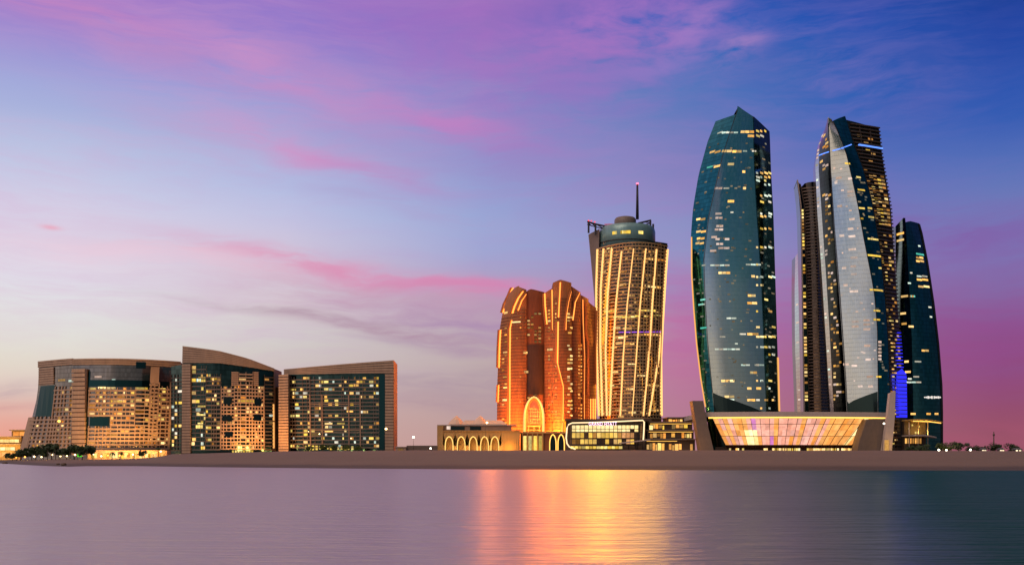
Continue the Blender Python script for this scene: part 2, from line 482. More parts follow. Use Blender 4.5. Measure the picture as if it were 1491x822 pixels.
YELLOW = lit('yellow window', (1, .60, .06), (1, .78, .26), .45, 1.4)
ORANGE_W = lit('orange window', (1, .30, .03), (1, .55, .15), .4, 1.6)
PINKISH = lit('pale pink window', (1, .66, .50), (1, .80, .70), .4, .9)
L_ORANGE = glow('orange strip light', (1, .27, .045), 2.8)
L_WARM = glow('warm strip light', (1, .50, .16), 1.7)
L_SOFT = glow('soft edge light', (1, .45, .12), 1.1)
L_CREAM = glow('cream strip light', (1, .70, .38), 1.6)
L_GOLD = glow('gold strip light', (1, .52, .10), 2.2)
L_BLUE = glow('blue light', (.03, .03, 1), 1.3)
L_BLUE_L = glow('blue line light', (.12, .28, 1), 1.6)
L_PURPLE = glow('purple light', (.45, .12, .9), 1.0)
L_RED = glow('red beacon', (1, .06, .10), 9)
L_LAMP = glow('lamp globe', (1, .66, .26), 9)
L_LAMPW = glow('white lamp globe', (1, .86, .66), 8)
L_GREEN = glow('green panel light', (.10, .75, .03), 1.1)
L_SIGN = glow('sign letters light', (1, .62, .85), 2.2)
L_WHITE = glow('white letters light', (1, .9, .82), 1.0)

PANES = {}
def pane(th, f, px0, px1, py0, py1, m, d=.12):
    mb = MB(); slab_px(mb, f, px0, px1, py0, py1, d - .2, d + .15)
    PANES.setdefault(th, []).append(((px1 - px0) * (py1 - py0), mb, m))
def flush_panes(th, name='window'):
    ps = sorted(PANES.pop(th, []), key=lambda p: -p[0])
    rest, mats = MB(), []
    for i, (_, mb, m) in enumerate(ps):
        if i < 100: mb.build(name, m, th)
        else:
            if m not in mats: mats.append(m)
            rest.mesh(mb.v, mb.f, mats.index(m))
    if rest.f: tag(rest.build('windows', mats, th), kind='stuff')
def area(th_name, loc, target, size, energy, color, sy=None):
    l = bpy.data.lights.new(th_name, 'AREA'); l.energy = energy; l.color = color
    l.shape = 'RECTANGLE'; l.size = size; l.size_y = sy or size
    o = bpy.data.objects.new(th_name, l); COL.objects.link(o); o.location = loc
    o.rotation_euler = (Vector(target) - Vector(loc)).to_track_quat('-Z', 'Y').to_euler()
    return o

def added_sea_fill(f, px, py0, py1, w, energy, color, d=3.0):  # unseen area lamp facing the sea, added to brighten reflections on the water
    pm = (py0 + py1) / 2
    u = f.u_of(px, pm); p0, p1 = f.pt(u, f.nom(u, py0), d), f.pt(u, f.nom(u, py1), d); c = (p0 + p1) / 2
    return area('added_sea_fill', c, (0, 60, c.z * .3), w, energy, color, (p0 - p1).length)

# ------------------------------------------------------------------ land and water
SHORE_PY = [(-4000, 671), (0, 674), (40, 676.5), (95, 679), (120, 678), (200, 678), (300, 679.5), (500, 681.5), (745, 683), (1000, 684), (1491, 684.5), (6000, 686)]
BERM_PY = [(-4000, 670), (0, 671.8), (150, 671.5), (190, 670.5), (225, 667), (250, 660.8), (330, 658.5), (430, 656.3), (600, 655.2), (1000, 655), (1300, 655.5), (1491, 656.2), (6000, 656)]
def shore_Y(px): return H * F / (tab(SHORE_PY, px) - HY)
def ground_z(px, Y):
    d = Y - shore_Y(px)
    w = 75 if px > 250 else 50
    zb = H + (HY - tab(BERM_PY, px)) * (shore_Y(px) + w) / F
    if d < 0: return d * .05
    t = min(1, d / w)
    s = .22 * t + .78 * (t * t * (3 - 2 * t)) if zb > 3 else t ** .8
    return max(zb * s, min(.6, d * .05))
rnd = random.Random(3)
pxs = [-4000, -2500, -1500, -900, -500, -250] + [i * 25 - 100 for i in range(68)] + [1700, 1900, 2300, 3000, 4200, 6000]
ds = [-160, -60, -20, -5, 0, 3, 6, 10, 14, 19, 25, 31, 38, 46, 55, 64, 75, 88, 105, 140, 200, 320, 520, 900, 1800, 4000, 9000, 25000]
vs, fs = [], []
for d in ds:
    for px in pxs:
        Y = shore_Y(px) + d
        z = ground_z(px, Y) + (rnd.uniform(-.12, .12) if 5 < d < 110 else 0)
        vs.append((xof(px, Y), Y, z))
n = len(pxs)
fs = [(j * n + i, j * n + i + 1, (j + 1) * n + i + 1, (j + 1) * n + i) for j in range(len(ds) - 1) for i in range(n - 1)]
m, t, out = mat('sand')
tc = t.n('ShaderNodeTexCoord').outputs['Object']
z = t.sep(tc)[2]
n1 = t.noise(t.mapping(tc, scale=(.02, .06, .4)), 1, 5, .6)
n2 = t.noise(tc, .5, 5, .65)
wet = t.n('ShaderNodeMapRange', interpolation_type='SMOOTHSTEP')
t.put(wet.inputs[0], t.m('ADD', z, t.m('MULTIPLY_ADD', n1, 1.2, -.6)))
wet.inputs[1].default_value, wet.inputs[2].default_value = .8, 2.0
dry = t.mix(n1, (.145, .095, .074, 1), (.195, .13, .104, 1))
dry = t.mix(t.m('MULTIPLY', n2, .4), dry, (.11, .073, .06, 1))
p = principled(t, out, Base_Color=t.mix(wet.outputs[0], (.07, .048, .038, 1), dry), Roughness=t.m('MULTIPLY_ADD', wet.outputs[0], .1, .8))
b = t.n('ShaderNodeBump'); b.inputs['Strength'].default_value = .6; b.inputs['Distance'].default_value = .5
t.put(b.inputs['Height'], n2); t.put(p.inputs['Normal'], b.outputs[0])
g = MB(); g.mesh(vs, fs, smooth=True)
tag(g.build('ground', m, fix=True), kind='structure')

m, t, out = mat('sea water')
tc = t.n('ShaderNodeTexCoord').outputs['Object']
w1 = t.noise(t.mapping(tc, rot=.04, scale=(.07, .36, 1)), 1, 4, .6)
w2 = t.noise(t.mapping(tc, rot=-.08, scale=(.30, 1.5, 1)), 1, 3, .55)
w3 = t.noise(t.mapping(tc, rot=-.05, scale=(.012, .05, 1)), 1, 3, .5)
hgt = t.m('ADD', t.m('MULTIPLY', w1, .9), t.m('ADD', t.m('MULTIPLY', w2, .30), t.m('MULTIPLY', w3, 1.0)))
b = t.n('ShaderNodeBump'); b.inputs['Strength'].default_value = 1.0; b.inputs['Distance'].default_value = 1.3
t.put(b.inputs['Height'], hgt)
wx, wy, _ = t.sep(tc)      # base colour and IOR paint bright reflection on the left, dark teal right
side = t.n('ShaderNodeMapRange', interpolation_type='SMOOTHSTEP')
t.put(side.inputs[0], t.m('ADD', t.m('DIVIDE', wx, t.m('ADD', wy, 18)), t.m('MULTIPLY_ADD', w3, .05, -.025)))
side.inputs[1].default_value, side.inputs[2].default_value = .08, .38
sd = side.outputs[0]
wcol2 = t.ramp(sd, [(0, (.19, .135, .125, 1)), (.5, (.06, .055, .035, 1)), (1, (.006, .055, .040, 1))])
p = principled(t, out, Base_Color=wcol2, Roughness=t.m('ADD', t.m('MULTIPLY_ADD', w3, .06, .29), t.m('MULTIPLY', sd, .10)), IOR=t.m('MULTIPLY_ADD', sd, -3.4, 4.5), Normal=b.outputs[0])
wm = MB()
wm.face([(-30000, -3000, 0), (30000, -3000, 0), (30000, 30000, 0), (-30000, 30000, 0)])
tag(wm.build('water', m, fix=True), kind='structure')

# ------------------------------------------------------------------ glass towers
RN = random.Random(11)
def roof_and_rear(th, faces, depth, gmat=G_DARK, pinch=.7, off=1.5):
    mb = MB(); bk = rear(mb, faces[0], faces[-1], depth, pinch=pinch); mb.build('rear_facade', gmat, th)
    mb = MB(); cap(mb, faces, bk, off); mb.build('roof', DARKROOF, th)
def base_of(px, Y): return (xof(px, Y), Y, ground_z(px, Y))
def panes_list(th, f, lst, m, h=3.4, split=True):
    for px0, px1, py in lst:
        w = px1 - px0
        k = max(1, int(w / 6.5 + .5)) if split else 1
        for i in range(k):
            a, b_ = px0 + w * i / k, px0 + w * (i + 1) / k - (.7 if i < k - 1 else 0)
            if k > 2 and RN.random() < .12: continue
            pane(th, f, a, b_, py - h / 2, py + h / 2, m)

# --- broad curved tower
T = thing('glass_tower', base_of(1070, 940), 'broad curved glass tower rising from the left half of the glowing podium', 'tower')
edge_l = [(157, 1047), (165, 1043), (200, 1030), (250, 1017), (300, 1009), (340, 1006), (400, 1007), (450, 1010), (500, 1014), (550, 1020), (600, 1028), (670, 1038)]
cr_l = [(157, 1074), (168, 1072), (229, 1051), (317, 1031), (379, 1024), (420, 1025), (492, 1029), (571, 1037), (600, 1040), (670, 1046)]
cr_r = [(157, 1097), (250, 1099), (317, 1103), (420, 1110), (500, 1113), (571, 1116), (670, 1118)]
edge_r = [(175, 1120), (190, 1121), (250, 1123), (300, 1126), (400, 1129), (500, 1132), (600, 1135), (670, 1137)]
t1a = Face(edge_l, cr_l, [(0, 168), (1, 169)], 663, [(165, 962), (340, 951), (450, 952), (600, 946)], 940, .4, 945, nu=6)
t1b = Face(cr_l, cr_r, [(0, 157), (.12, 158.5), (1, 172)], 663, 940, 941, [(157, .2), (229, 1.0), (317, 2.4), (400, 3.8)], 945, nu=14)
t1c = Face(cr_r, edge_r, [(0, 172), (1, 183)], 663, 940, 962, 1, 945, nu=6)
for f, nm, gm in ((t1a, 'left_facade', G_TEAL), (t1b, 'main_facade', G_GREY), (t1c, 'right_facade', G_NAVY)):
    mb = MB(); surf(mb, f, 40); mb.build(nm, gm, T)
roof_and_rear(T, [t1a, t1b, t1c], 34)
def apron(f, path):
    mb = MB(); vs = []
    for (a, b_), (c, d) in zip(path, path[1:]):
        k = max(1, int(abs(c - a) / 6))
        vs += [(a + (c - a) * q / k, b_ + (d - b_) * q / k) for q in range(k)]
    vs.append(path[-1]); out_ = []
    for px, py in vs:
        u = min(1, max(0, f.u_of(px, py))); q = f.nom(u, py)
        out_ += [f.pt(u, q, .1), f.pt(u, q, .45), f.pt(u, 664, .45), f.pt(u, 664, .1)]
    n = len(vs) - 1
    mb.mesh(out_, [(0, 1, 2, 3), (4 * n + 3, 4 * n + 2, 4 * n + 1, 4 * n)] + [(4 * i + k, 4 * i + 4 + k, 4 * i + 4 + (k + 1) % 4, 4 * i + (k + 1) % 4) for i in range(n) for k in range(4)])
    return mb
apron(t1b, [(1037.5, 571), (1046, 575), (1070, 583), (1092, 591), (1115, 601)]).build('base_facade', G_DARK, T)
mb = MB(); ribbon(mb, t1a, [(1007.2, 345), (1007.5, 400), (1010.6, 450), (1014.6, 500), (1020.6, 550), (1027.5, 592)], 1.3, -.2, .6); mb.build('edge_light', L_SOFT, T)
mb = MB(); ribbon(mb, t1c, [(1132.5, 520), (1134.5, 598)], 1.6, -.2, .6); mb.build('edge_light', L_SOFT, T)
mb = MB(); ribbon(mb, t1b, [(1074.5, 160), (1052, 229), (1032, 317), (1025, 379), (1026, 420), (1030, 492), (1037.5, 571)], .9, -.2, .5); mb.build('edge_fin', DARKMETAL, T)
panes_list(T, t1b, [(1079, 1098, 192), (1089, 1098, 198), (1052, 1066, 220), (1067, 1080, 220.5), (1060, 1069, 239), (1081, 1085, 250), (1082, 1086, 274), (1060, 1069, 293), (1088, 1104, 486), (1046, 1063, 397), (1089, 1100, 430), (1088, 1102, 441), (1050, 1069, 554), (1088, 1108, 565), (1092, 1102, 542), (1055, 1069, 577), (1082, 1106, 582), (1094, 1099, 402)], WARM)
panes_list(T, t1b, [(1052, 1075, 193), (1082, 1108, 220), (1058, 1072, 463), (1077, 1086, 486), (1079, 1112, 531), (1041, 1077, 508), (1064, 1068, 309), (1054, 1062, 274), (1034, 1062, 386), (1086, 1108, 385), (1048, 1056, 490), (1055, 1069, 581.5), (1092, 1104, 598), (1055, 1065, 599), (1070, 1074, 500)], COOL, 2.2)
panes_list(T, t1b, [(1042, 1052, 317), (1041, 1053, 334), (1043, 1053, 329), (1036, 1044, 345), (1042, 1062, 348), (1043, 1053, 355), (1034, 1043, 365), (1046, 1062, 361), (1041, 1052, 274), (1042, 1051, 311)], PINKISH, 3)
panes_list(T, t1a, [(1033, 1049, 221), (1040, 1049, 242), (1014, 1027, 319), (1014, 1028, 337), (1015, 1026, 347), (1013, 1025, 354)], WARM, 3)
panes_list(T, t1a, [(1029, 1038, 243), (1020, 1027, 436), (1017, 1024, 443), (1020, 1029, 477)], GREENISH, 2.4)
panes_list(T, t1a, [(1044, 1060, 193), (1022, 1027, 386), (1020, 1027, 443)], COOL, 2)
for py in (191, 198, 252, 258, 263, 269, 285, 294, 311, 315, 333, 360, 385, 403, 415, 436, 453, 476, 490, 505, 516, 531, 554, 565, 582, 594):
    for px in (1101, 1107, 1113, 1119, 1124):
        if px < tab(edge_r, py) - 4 and RN.random() < .55:
            f = t1b if px + 2 < tab(cr_r, py) else t1c
            pane(T, f, px, px + RN.choice((2.5, 4, 5)), py - 1.5, py + 1.3, RN.choice((WARM, COOL, COOL, YELLOW)))
for k in range(170):
    py = RN.uniform(200, 590); f = RN.choice((t1b, t1b, t1c, t1a)); u = RN.uniform(.03, .93); px = tab(f.L, py) + (tab(f.R, py) - tab(f.L, py)) * u
    w = RN.choice((2, 3, 4))
    if px + w < tab(f.R, py) - .5: pane(T, f, px, px + w, py - 1.1, py + 1.0, FAINT)
flush_panes(T)

# --- tall angular tower in the middle
T = thing('glass_tower', base_of(1250, 950), 'tall faceted glass tower with a pale curved blade face and blue line near its top', 'tower')
e0 = [(178, 1199), (205, 1190), (230, 1187), (300, 1190), (400, 1197), (500, 1203), (600, 1209), (670, 1213)]
e1 = [(178, 1201.5), (205, 1193), (240, 1192), (300, 1196), (400, 1203), (500, 1209), (600, 1214), (670, 1217)]
e2 = [(175, 1205.5), (250, 1209), (330, 1214), (430, 1222), (500, 1227), (560, 1231), (600, 1233), (670, 1237)]
e3 = [(173, 1207), (190, 1216), (210, 1224), (230, 1232), (300, 1248), (350, 1257), (400, 1267), (430, 1272.5), (480, 1277), (560, 1278), (670, 1279)]
e4 = [(170, 1230), (210, 1242), (250, 1257), (300, 1270), (360, 1280.5), (430, 1288), (500, 1293), (600, 1296.5), (670, 1298)]
e5 = [(180, 1279.5), (220, 1284), (300, 1297), (400, 1304), (500, 1311), (600, 1318), (670, 1322)]
t3a = Face(e0, e1, [(0, 192), (1, 180)], 663, 972, 966, 0, 950, 3)
t3b = Face(e1, e2, [(0, 180), (1, 175)], 663, 966, [(175, 941), (260, 947), (670, 947)], 1, 950, 5)
t3c = Face(e2, e3, [(0, 175), (1, 180)], 663, [(175, 941), (260, 947), (670, 947)], 937, [(175, 0), (250, .2), (430, .9)], 950, 10)
t3d = Face(e3, e4, [(0, 183), (1, 172)], 663, 937, 944, .6, 950, 8)
t3e = Face(e4, e5, [(0, 177), (1, 184)], 663, 945, 958, 1, 950, 6)
for f, nm, gm in ((t3a, 'edge_facade', G_SILVER), (t3b, 'left_facade', G_BLACK), (t3c, 'blade_facade', G_SILVER), (t3d, 'teal_facade', G_TEAL)):
    mb = MB(); surf(mb, f, 40); mb.build(nm, gm, T)
mb = MB(); surf(mb, t3e, 20); mb.build('balcony_glazing', G_BROWN, T)
mb = MB()
py = 182.0
while py < 655:
    slab(mb, t3e, .02 if py > 185 else .1, 1.0, py, py + 1.7, -.3, 1.6); py += 5.4
for u in (.33, .66): slab(mb, t3e, u, u + .03, 186, 655, -.3, 1.2)
mb.build('balcony_slabs', BRONZE, T)
roof_and_rear(T, [t3a, t3b, t3c, t3d, t3e], 40)
def hline(th, f, pa, pb, hpx, m, name, d0=-.1, d1=1.8):
    mb = MB(); k = 6; vs = []
    for i in range(k + 1):
        px, py = pa[0] + (pb[0] - pa[0]) * i / k, pa[1] + (pb[1] - pa[1]) * i / k
        u = f.u_of(px, py); q0, q1 = f.nom(u, py - hpx / 2), f.nom(u, py + hpx / 2)
        vs += [f.pt(u, q0, d0), f.pt(u, q0, d1), f.pt(u, q1, d1), f.pt(u, q1, d0)]
    fs = [(0, 1, 2, 3), (4 * k + 3, 4 * k + 2, 4 * k + 1, 4 * k)]
    for i in range(k):
        a, b_ = 4 * i, 4 * i + 4
        fs += [(a + j, b_ + j, b_ + (j + 1) % 4, a + (j + 1) % 4) for j in range(4)]
    mb.mesh(vs, fs); return mb.build(name, m, th)
hline(T, t3e, (1249, 211.5), (1283.5, 217), 2.0, L_BLUE_L, 'blue_line', -.1, 2.2)
hline(T, t3d, (1222, 216), (1238, 210.5), 1.4, L_BLUE_L, 'blue_line', -.1, .5)
hline(T, t3c, (1212, 219.5), (1222, 216.5), 1.4, L_BLUE_L, 'blue_line', -.1, .5)
hline(T, t3b, (1193, 226), (1207, 221), 1.4, L_BLUE_L, 'blue_line', -.1, .5)
apron(t3c, [(1233, 583), (1236, 587), (1243, 582.5), (1262, 575), (1277.7, 569.5)]).build('base_facade', G_DARK, T)
for ed, f, u in ((e2, t3c, .02), (e3, t3d, .01), (e4, t3e, .01)):
    # fin follows the bent edge row by row
    mb = MB(); vs = []
    rows = [184 + i * 12 for i in range(40)]
    for py in rows:
        vs += [f.pt(u - .01, py, -.2), f.pt(u - .01, py, .7), f.pt(u + .012, py, .7), f.pt(u + .012, py, -.2)]
    k = len(rows) - 1
    fs = [(4 * i + j, 4 * i + 4 + j, 4 * i + 4 + (j + 1) % 4, 4 * i + (j + 1) % 4) for i in range(k) for j in range(4)]
    mb.mesh(vs, fs); mb.build('edge_fin', DARKMETAL, T)
panes_list(T, t3c, [(1217, 1225, 259), (1234, 1240, 260), (1233, 1242, 279), (1233, 1242, 284.5), (1219, 1226, 300), (1236, 1244, 319), (1234, 1242, 333), (1235, 1245, 344), (1235, 1246, 363), (1238, 1248, 375), (1238, 1246, 387.5), (1239, 1247, 399), (1237, 1249, 424), (1257, 1266, 466), (1257, 1267, 472), (1257, 1267, 479), (1240, 1250, 468), (1240, 1250, 475), (1258, 1267, 503), (1260, 1268, 523), (1262, 1271, 548), (1249, 1256, 562), (1264, 1271, 562), (1222, 1229, 343), (1226, 1232, 390), (1228, 1234, 415), (1228, 1236, 530), (1240, 1248, 532), (1213, 1216, 245), (1215, 1219, 266)], PINKISH, 3.2, False)
panes_list(T, t3d, [(1229, 1236, 238), (1246, 1252, 258), (1248, 1258, 276.5), (1249, 1258, 303), (1263, 1269, 303), (1264, 1272, 316), (1251, 1256, 318), (1263, 1278, 348), (1263, 1282, 372), (1266, 1285, 422), (1272, 1281, 452), (1272, 1281, 465), (1276, 1283, 548), (1279, 1283, 390)], YELLOW, 2.4, False)
for py in range(496, 526, 5): pane(T, t3d, 1278.8, 1283, py, py + 3, PINKISH)
for i, py in enumerate([196 + k * 5.4 for k in range(84)]):
    for px in range(1194, 1236, 4):
        if px > tab(e1, py) + 1 and px + 4 < tab(e2, py) - .5 and RN.random() < (.26 if py < 380 else .30):
            pane(T, t3b, px, px + RN.choice((2, 3, 4)), py, py + 3, RN.choice((WARM, WARM_DIM, WARM_DIM, PINKISH)))
    if RN.random() < .30:
        x = tab(e0, py); pane(T, t3a, x + .8, x + 3.4, py, py + 2.6, RN.choice((PINKISH, COOL)))
    for c in range(5):
        u0 = .05 + .18 * c
        pr = .62 if 255 < py < 330 else (.30 if py < 470 else .35)
        if py < 250: pr = .14
        l, r = tab(e4, py), tab(e5, py)
        if RN.random() < pr:
            pane(T, t3e, l + (r - l) * u0, l + (r - l) * (u0 + .15), py, py + 3.2, RN.choice((WARM, YELLOW, WARM_DIM, WARM_DIM)))
for k in range(60):
    py = RN.uniform(230, 560); f = RN.choice((t3c, t3d, t3d, t3d)); u = RN.uniform(.05, .9); px = tab(f.L, py) + (tab(f.R, py) - tab(f.L, py)) * u
    w = RN.choice((2, 3, 4))
    if px + w < tab(f.R, py) - .5: pane(T, f, px, px + w, py - 1.1, py + 1.0, FAINT if f is t3d else PINKISH)
flush_panes(T)
# lift wall at its foot, its blue light put in as emission
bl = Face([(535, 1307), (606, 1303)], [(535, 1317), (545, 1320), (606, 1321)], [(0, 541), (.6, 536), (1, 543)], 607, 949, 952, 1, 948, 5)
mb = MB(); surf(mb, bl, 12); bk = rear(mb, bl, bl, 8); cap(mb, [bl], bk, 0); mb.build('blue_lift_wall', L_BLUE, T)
mb = MB()
for i in range(11): slab(mb, bl, 0, 1, 545 + i * 5.6, 546.6 + i * 5.6, -.2, .5)
mb.build('lift_wall_rails', stone('blue painted rail', (.05, .05, .35)), T)
bl2 = Face(1302, [(606, 1321), (662, 1319)], 606, 663, 949, 952, 1, 948, 4)
mb = MB(); surf(mb, bl2, 6); bk = rear(mb, bl2, bl2, 8); cap(mb, [bl2], bk, -.05); mb.build('lift_wall_base', DARKMETAL, T)
for k in range(11):
    py = 484 + k * 5
    hline(T, t3e, (tab(e5, py) - 4 - k * .6, py), (tab(e5, py) - .6, py + .4), .6 + k * .05, L_BLUE, 'blue_edge_glow', -.1, 2.1)  # blue glow on the balcony edges painted as emissive lines
lb = bpy.data.lights.new('blue_floodlight', 'SPOT'); lb.energy = 14000; lb.color = (.05, .05, 1); lb.spot_size = math.radians(70); lb.shadow_soft_size = .6
lo = bpy.data.objects.new('blue_floodlight', lb); COL.objects.link(lo); lo.location = (xof(1322, 940), 940, 40)
lo.rotation_euler = Vector((-5, 10, 60)).to_track_quat('-Z', 'Y').to_euler()

# --- thin dark tower behind
T = thing('glass_tower', base_of(1180, 1040), 'narrow dark tower with one column of lit windows between the two large glass towers', 'tower')
n0 = [(263, 1160), (300, 1165), (400, 1167), (600, 1170), (670, 1171)]
n1 = [(263, 1165.5), (300, 1171), (400, 1174), (600, 1178), (670, 1180)]
n2 = [(263, 1187), (600, 1196), (670, 1198)]
n3 = [(262, 1200), (670, 1214)]
f1 = Face(n0, n1, [(0, 263), (1, 270)], 664, 1034, 1034, 0, 1035, 2)
f2 = Face(n1, n2, [(0, 272), (.3, 267), (1, 266)], 664, 1035, 1030, 1, 1035, 4)
f3 = Face(n2, n3, [(0, 266), (1, 266)], 664, 1030, 1042, 0, 1035, 3)
for f, nm, gm in ((f1, 'left_facade', G_DARK), (f2, 'front_facade', G_BROWN), (f3, 'right_facade', G_DARK)):
    mb = MB(); surf(mb, f, 30); mb.build(nm, gm, T)
roof_and_rear(T, [f1, f2, f3], 26)
mb = MB(); py = 274.0
while py < 655: slab(mb, f2, .02, .98, py, py + 1.6, -.3, .7); py += 4.6
mb.build('floor_slabs', TAUPE, T)
mb = MB(); py = 274.0
while py < 655: slab(mb, f3, .02, .98, py, py + 1.6, -.3, .7); py += 4.6
mb.build('floor_slabs', TAUPE, T)
mb = MB(); ribbon(mb, f1, [(1161, 262), (1166, 300), (1168, 400), (1171, 600)], 1.3, -.2, 1.0); mb.build('edge_fin', PALE, T)
mb = MB(); ribbon(mb, f1, [(1165, 268), (1171, 300), (1174, 400), (1178, 600)], 1.2, -.2, 1.0); mb.build('edge_fin', BRONZE, T)
for k in range(60):
    py = 305 + k * 5
    if RN.random() < .55:
        l, r = tab(n0, py), tab(n1, py)
        pane(T, f1, l + 2.2, r - 1.4, py, py + 3, RN.choice((WARM, YELLOW, WARM_DIM)))
flush_panes(T)

T = thing('glass_tower', base_of(1165, 1080), 'pale slice of a glass tower seen left of the narrow dark tower', 'tower')
s0 = [(368, 1158), (420, 1157), (500, 1157.5), (600, 1161), (670, 1163)]
s1 = [(368, 1164), (420, 1166), (500, 1169), (600, 1174), (670, 1177)]
f1 = Face(s0, s1, [(0, 370), (1, 368)], 664, 1082, 1062, 0, 1070, 4)
s2 = [(368, 1180), (670, 1192)]
f2 = Face(s1, s2, [(0, 368), (1, 374)], 664, 1062, 1070, 0, 1070, 3)
mb = MB(); surf(mb, f1, 24); mb.build('main_facade', G_SILVER, T)
mb = MB(); surf(mb, f2, 24); mb.build('right_facade', G_TEAL, T)
roof_and_rear(T, [f1, f2], 22)
for py, d in ((442, 3), (468, 5), (497, 4), (520, 5), (548, 6), (566, 5), (580, 6), (592, 7)):
    x = tab(s0, py); pane(T, f1, x + 2, x + 2 + d, py, py + 2.2, PINKISH)
flush_panes(T)

# --- right tower
T = thing('glass_tower', base_of(1340, 1000), 'curved dark glass tower at the right end of the skyline', 'tower')
r0 = [(318, 1304), (670, 1304)]
r1 = [(318, 1318), (400, 1323), (500, 1328), (600, 1330), (670, 1331)]
r2 = [(322, 1338), (340, 1342), (380, 1350), (440, 1359), (500, 1366), (560, 1371), (600, 1372), (670, 1372)]
f1 = Face(r0, r1, [(0, 328), (.9, 318), (1, 320)], 664, 1004, 992, 1, 1000, 5)
f2 = Face(r1, r2, [(0, 326), (.35, 323), (1, 323)], 664, 992, 1006, [(322, .8), (600, 3)], 1000, 8)
mb = MB(); surf(mb, f1, 30); mb.build('left_facade', G_T5, T)
mb = MB(); surf(mb, f2, 30); mb.build('main_facade', G_NAVY, T)
roof_and_rear(T, [f1, f2], 30)
mb = MB(); ribbon(mb, f2, [(1338.3, 326), (1342.2, 340), (1350, 380), (1359, 440), (1366, 500), (1370.6, 560), (1371.4, 600), (1371.4, 648)], 1.6, -.3, .8); mb.build('edge_fin', DARKMETAL, T)
panes_list(T, f1, [(1306, 1316, 340), (1306, 1316, 349.5), (1312, 1322, 431), (1311, 1319, 456), (1313, 1320, 471), (1317, 1323, 526), (1318, 1326, 541)], WARM, 3, False)
panes_list(T, f2, [(1334, 1345, 370), (1326, 1332, 431)], GREENISH, 2.4, False)
panes_list(T, f2, [(1334, 1344, 375), (1334, 1345, 380), (1335, 1351, 407), (1337, 1353, 417), (1342, 1352, 510), (1325, 1330, 431), (1323, 1330, 475), (1326, 1333, 602), (1349, 1355, 602), (1361, 1366, 602)], WARM, 2.8)
panes_list(T, f2, [(1335, 1350, 402), (1325, 1328, 397), (1322, 1326, 412), (1352, 1356, 447), (1354, 1357, 461), (1332, 1341, 526), (1322, 1327, 551), (1320, 1341, 556), (1330, 1338, 548), (1337, 1340, 358)], COOL, 2.2)
flush_panes(T)
mb = MB()
for x, w, h_ in ((1345.5, 1.6, 1.6), (1348, 1.4, 2.2), (1350.2, 2.4, 3.6), (1353.4, 1.2, 2.2), (1355.5, 2, 3.8), (1359.3, 1.2, 3.6), (1361.2, 3, 2.6), (1365, 2.2, 3.2), (1368, 1.2, 2)):
    slab_px(mb, f2, x, x + w, 578 - h_ / 2, 578 + h_ / 2, .1, .5)
mb.build('sign_letters', L_WHITE, T)

# ------------------------------------------------------------------ twisting tower
T = thing('twisting_tower', base_of(920, 960), 'leaning tower wrapped in slanting white light strips with a mast on its roof', 'tower')
tw = Face([(358, 870), (420, 868), (500, 869), (605, 873), (670, 875)], [(355, 972), (400, 969), (470, 964.5), (520, 962), (605, 963), (670, 963.5)], [(0, 357), (.4, 358), (1, 355)], 664, 972, 958, 24, 960, 18)
mb = MB(); surf(mb, tw, 30); mb.build('glazing', G_BROWN, T)
mb = MB(); py = 358.5
while py < 610:
    slab(mb, tw, 0, 1, py, py + 1.5, -.3, .9); py += 4.9
for k in range(1, 22): slab(mb, tw, k / 22 - .003, k / 22 + .003, 360, 610, -.3, .5, n=1)
mb.build('floor_bands', stone('tan spandrel', (.40, .27, .13), .55, .2), T)
for pth in ([(871, 363), (869.5, 420), (870, 500), (873.5, 605)],
            [(880, 362), (876, 420), (875.5, 500), (878.5, 605)],
            [(892, 362), (886, 430), (883, 510), (885, 605)],
            [(906, 366), (898, 440), (893, 520), (889, 605)],
            [(923, 362), (914, 440), (908, 520), (904, 605)],
            [(940, 362), (932, 440), (926, 520), (920.5, 605)],
            [(955, 363), (949, 440), (945, 500), (941, 548), (928.5, 605)][:4] + [(936, 605)],
            [(962, 480), (958, 520), (951, 560), (944, 605)]):
    mb = MB(); ribbon(mb, tw, pth, 1.25, .3, 1.7); mb.build('light_strip', L_WARM, T)
mb = MB(); ribbon(mb, tw, [(971.2, 363), (968.3, 400), (964, 470), (961.5, 520), (962.3, 605)], 1.5, -.2, 1.5); mb.build('light_strip', L_WARM, T)
roof_and_rear(T, [tw], 40, G_BROWN, .75, 0)
fin = Face([(322, 854.5), (340, 857), (430, 866.5), (500, 868)], [(330, 873), (358, 872), (430, 870.5), (500, 869.6)], [(0, 338), (1, 333)], 500, 985, 975, 0, 975, 3)
mb = MB(); surf(mb, fin, 12); bk = rear(mb, fin, fin, 12); cap(mb, [fin], bk, 0); mb.build('blade_wall', TAUPE, T)
cx, cy = xof(914.5, 975), 985
sc_ = 975 / F
mb = MB(); mb.lathe((cx, cy), [(41.5 * sc_, zof(362, 975)), (41.5 * sc_, zof(336, 975)), (40 * sc_, zof(331, 975)), (38 * sc_, zof(329, 975))], 40); drum = mb.build('crown_drum', stone('teal panels', (.17, .31, .32), .3, .2, .1, .25), T)
mb = MB(); mb.lathe((cx, cy), [(42.3 * sc_, zof(354, 975)), (42.3 * sc_, zof(352.6, 975))], 40); mb.build('drum_ring', DARKMETAL, drum)
mb = MB(); mb.lathe((xof(912, 975), cy), [(16 * sc_, zof(331, 975)), (16 * sc_, zof(317, 975)), (14 * sc_, zof(314, 975)), (9 * sc_, zof(312.6, 975))], 28); mb.build('plant_drum', TAUPE, T)
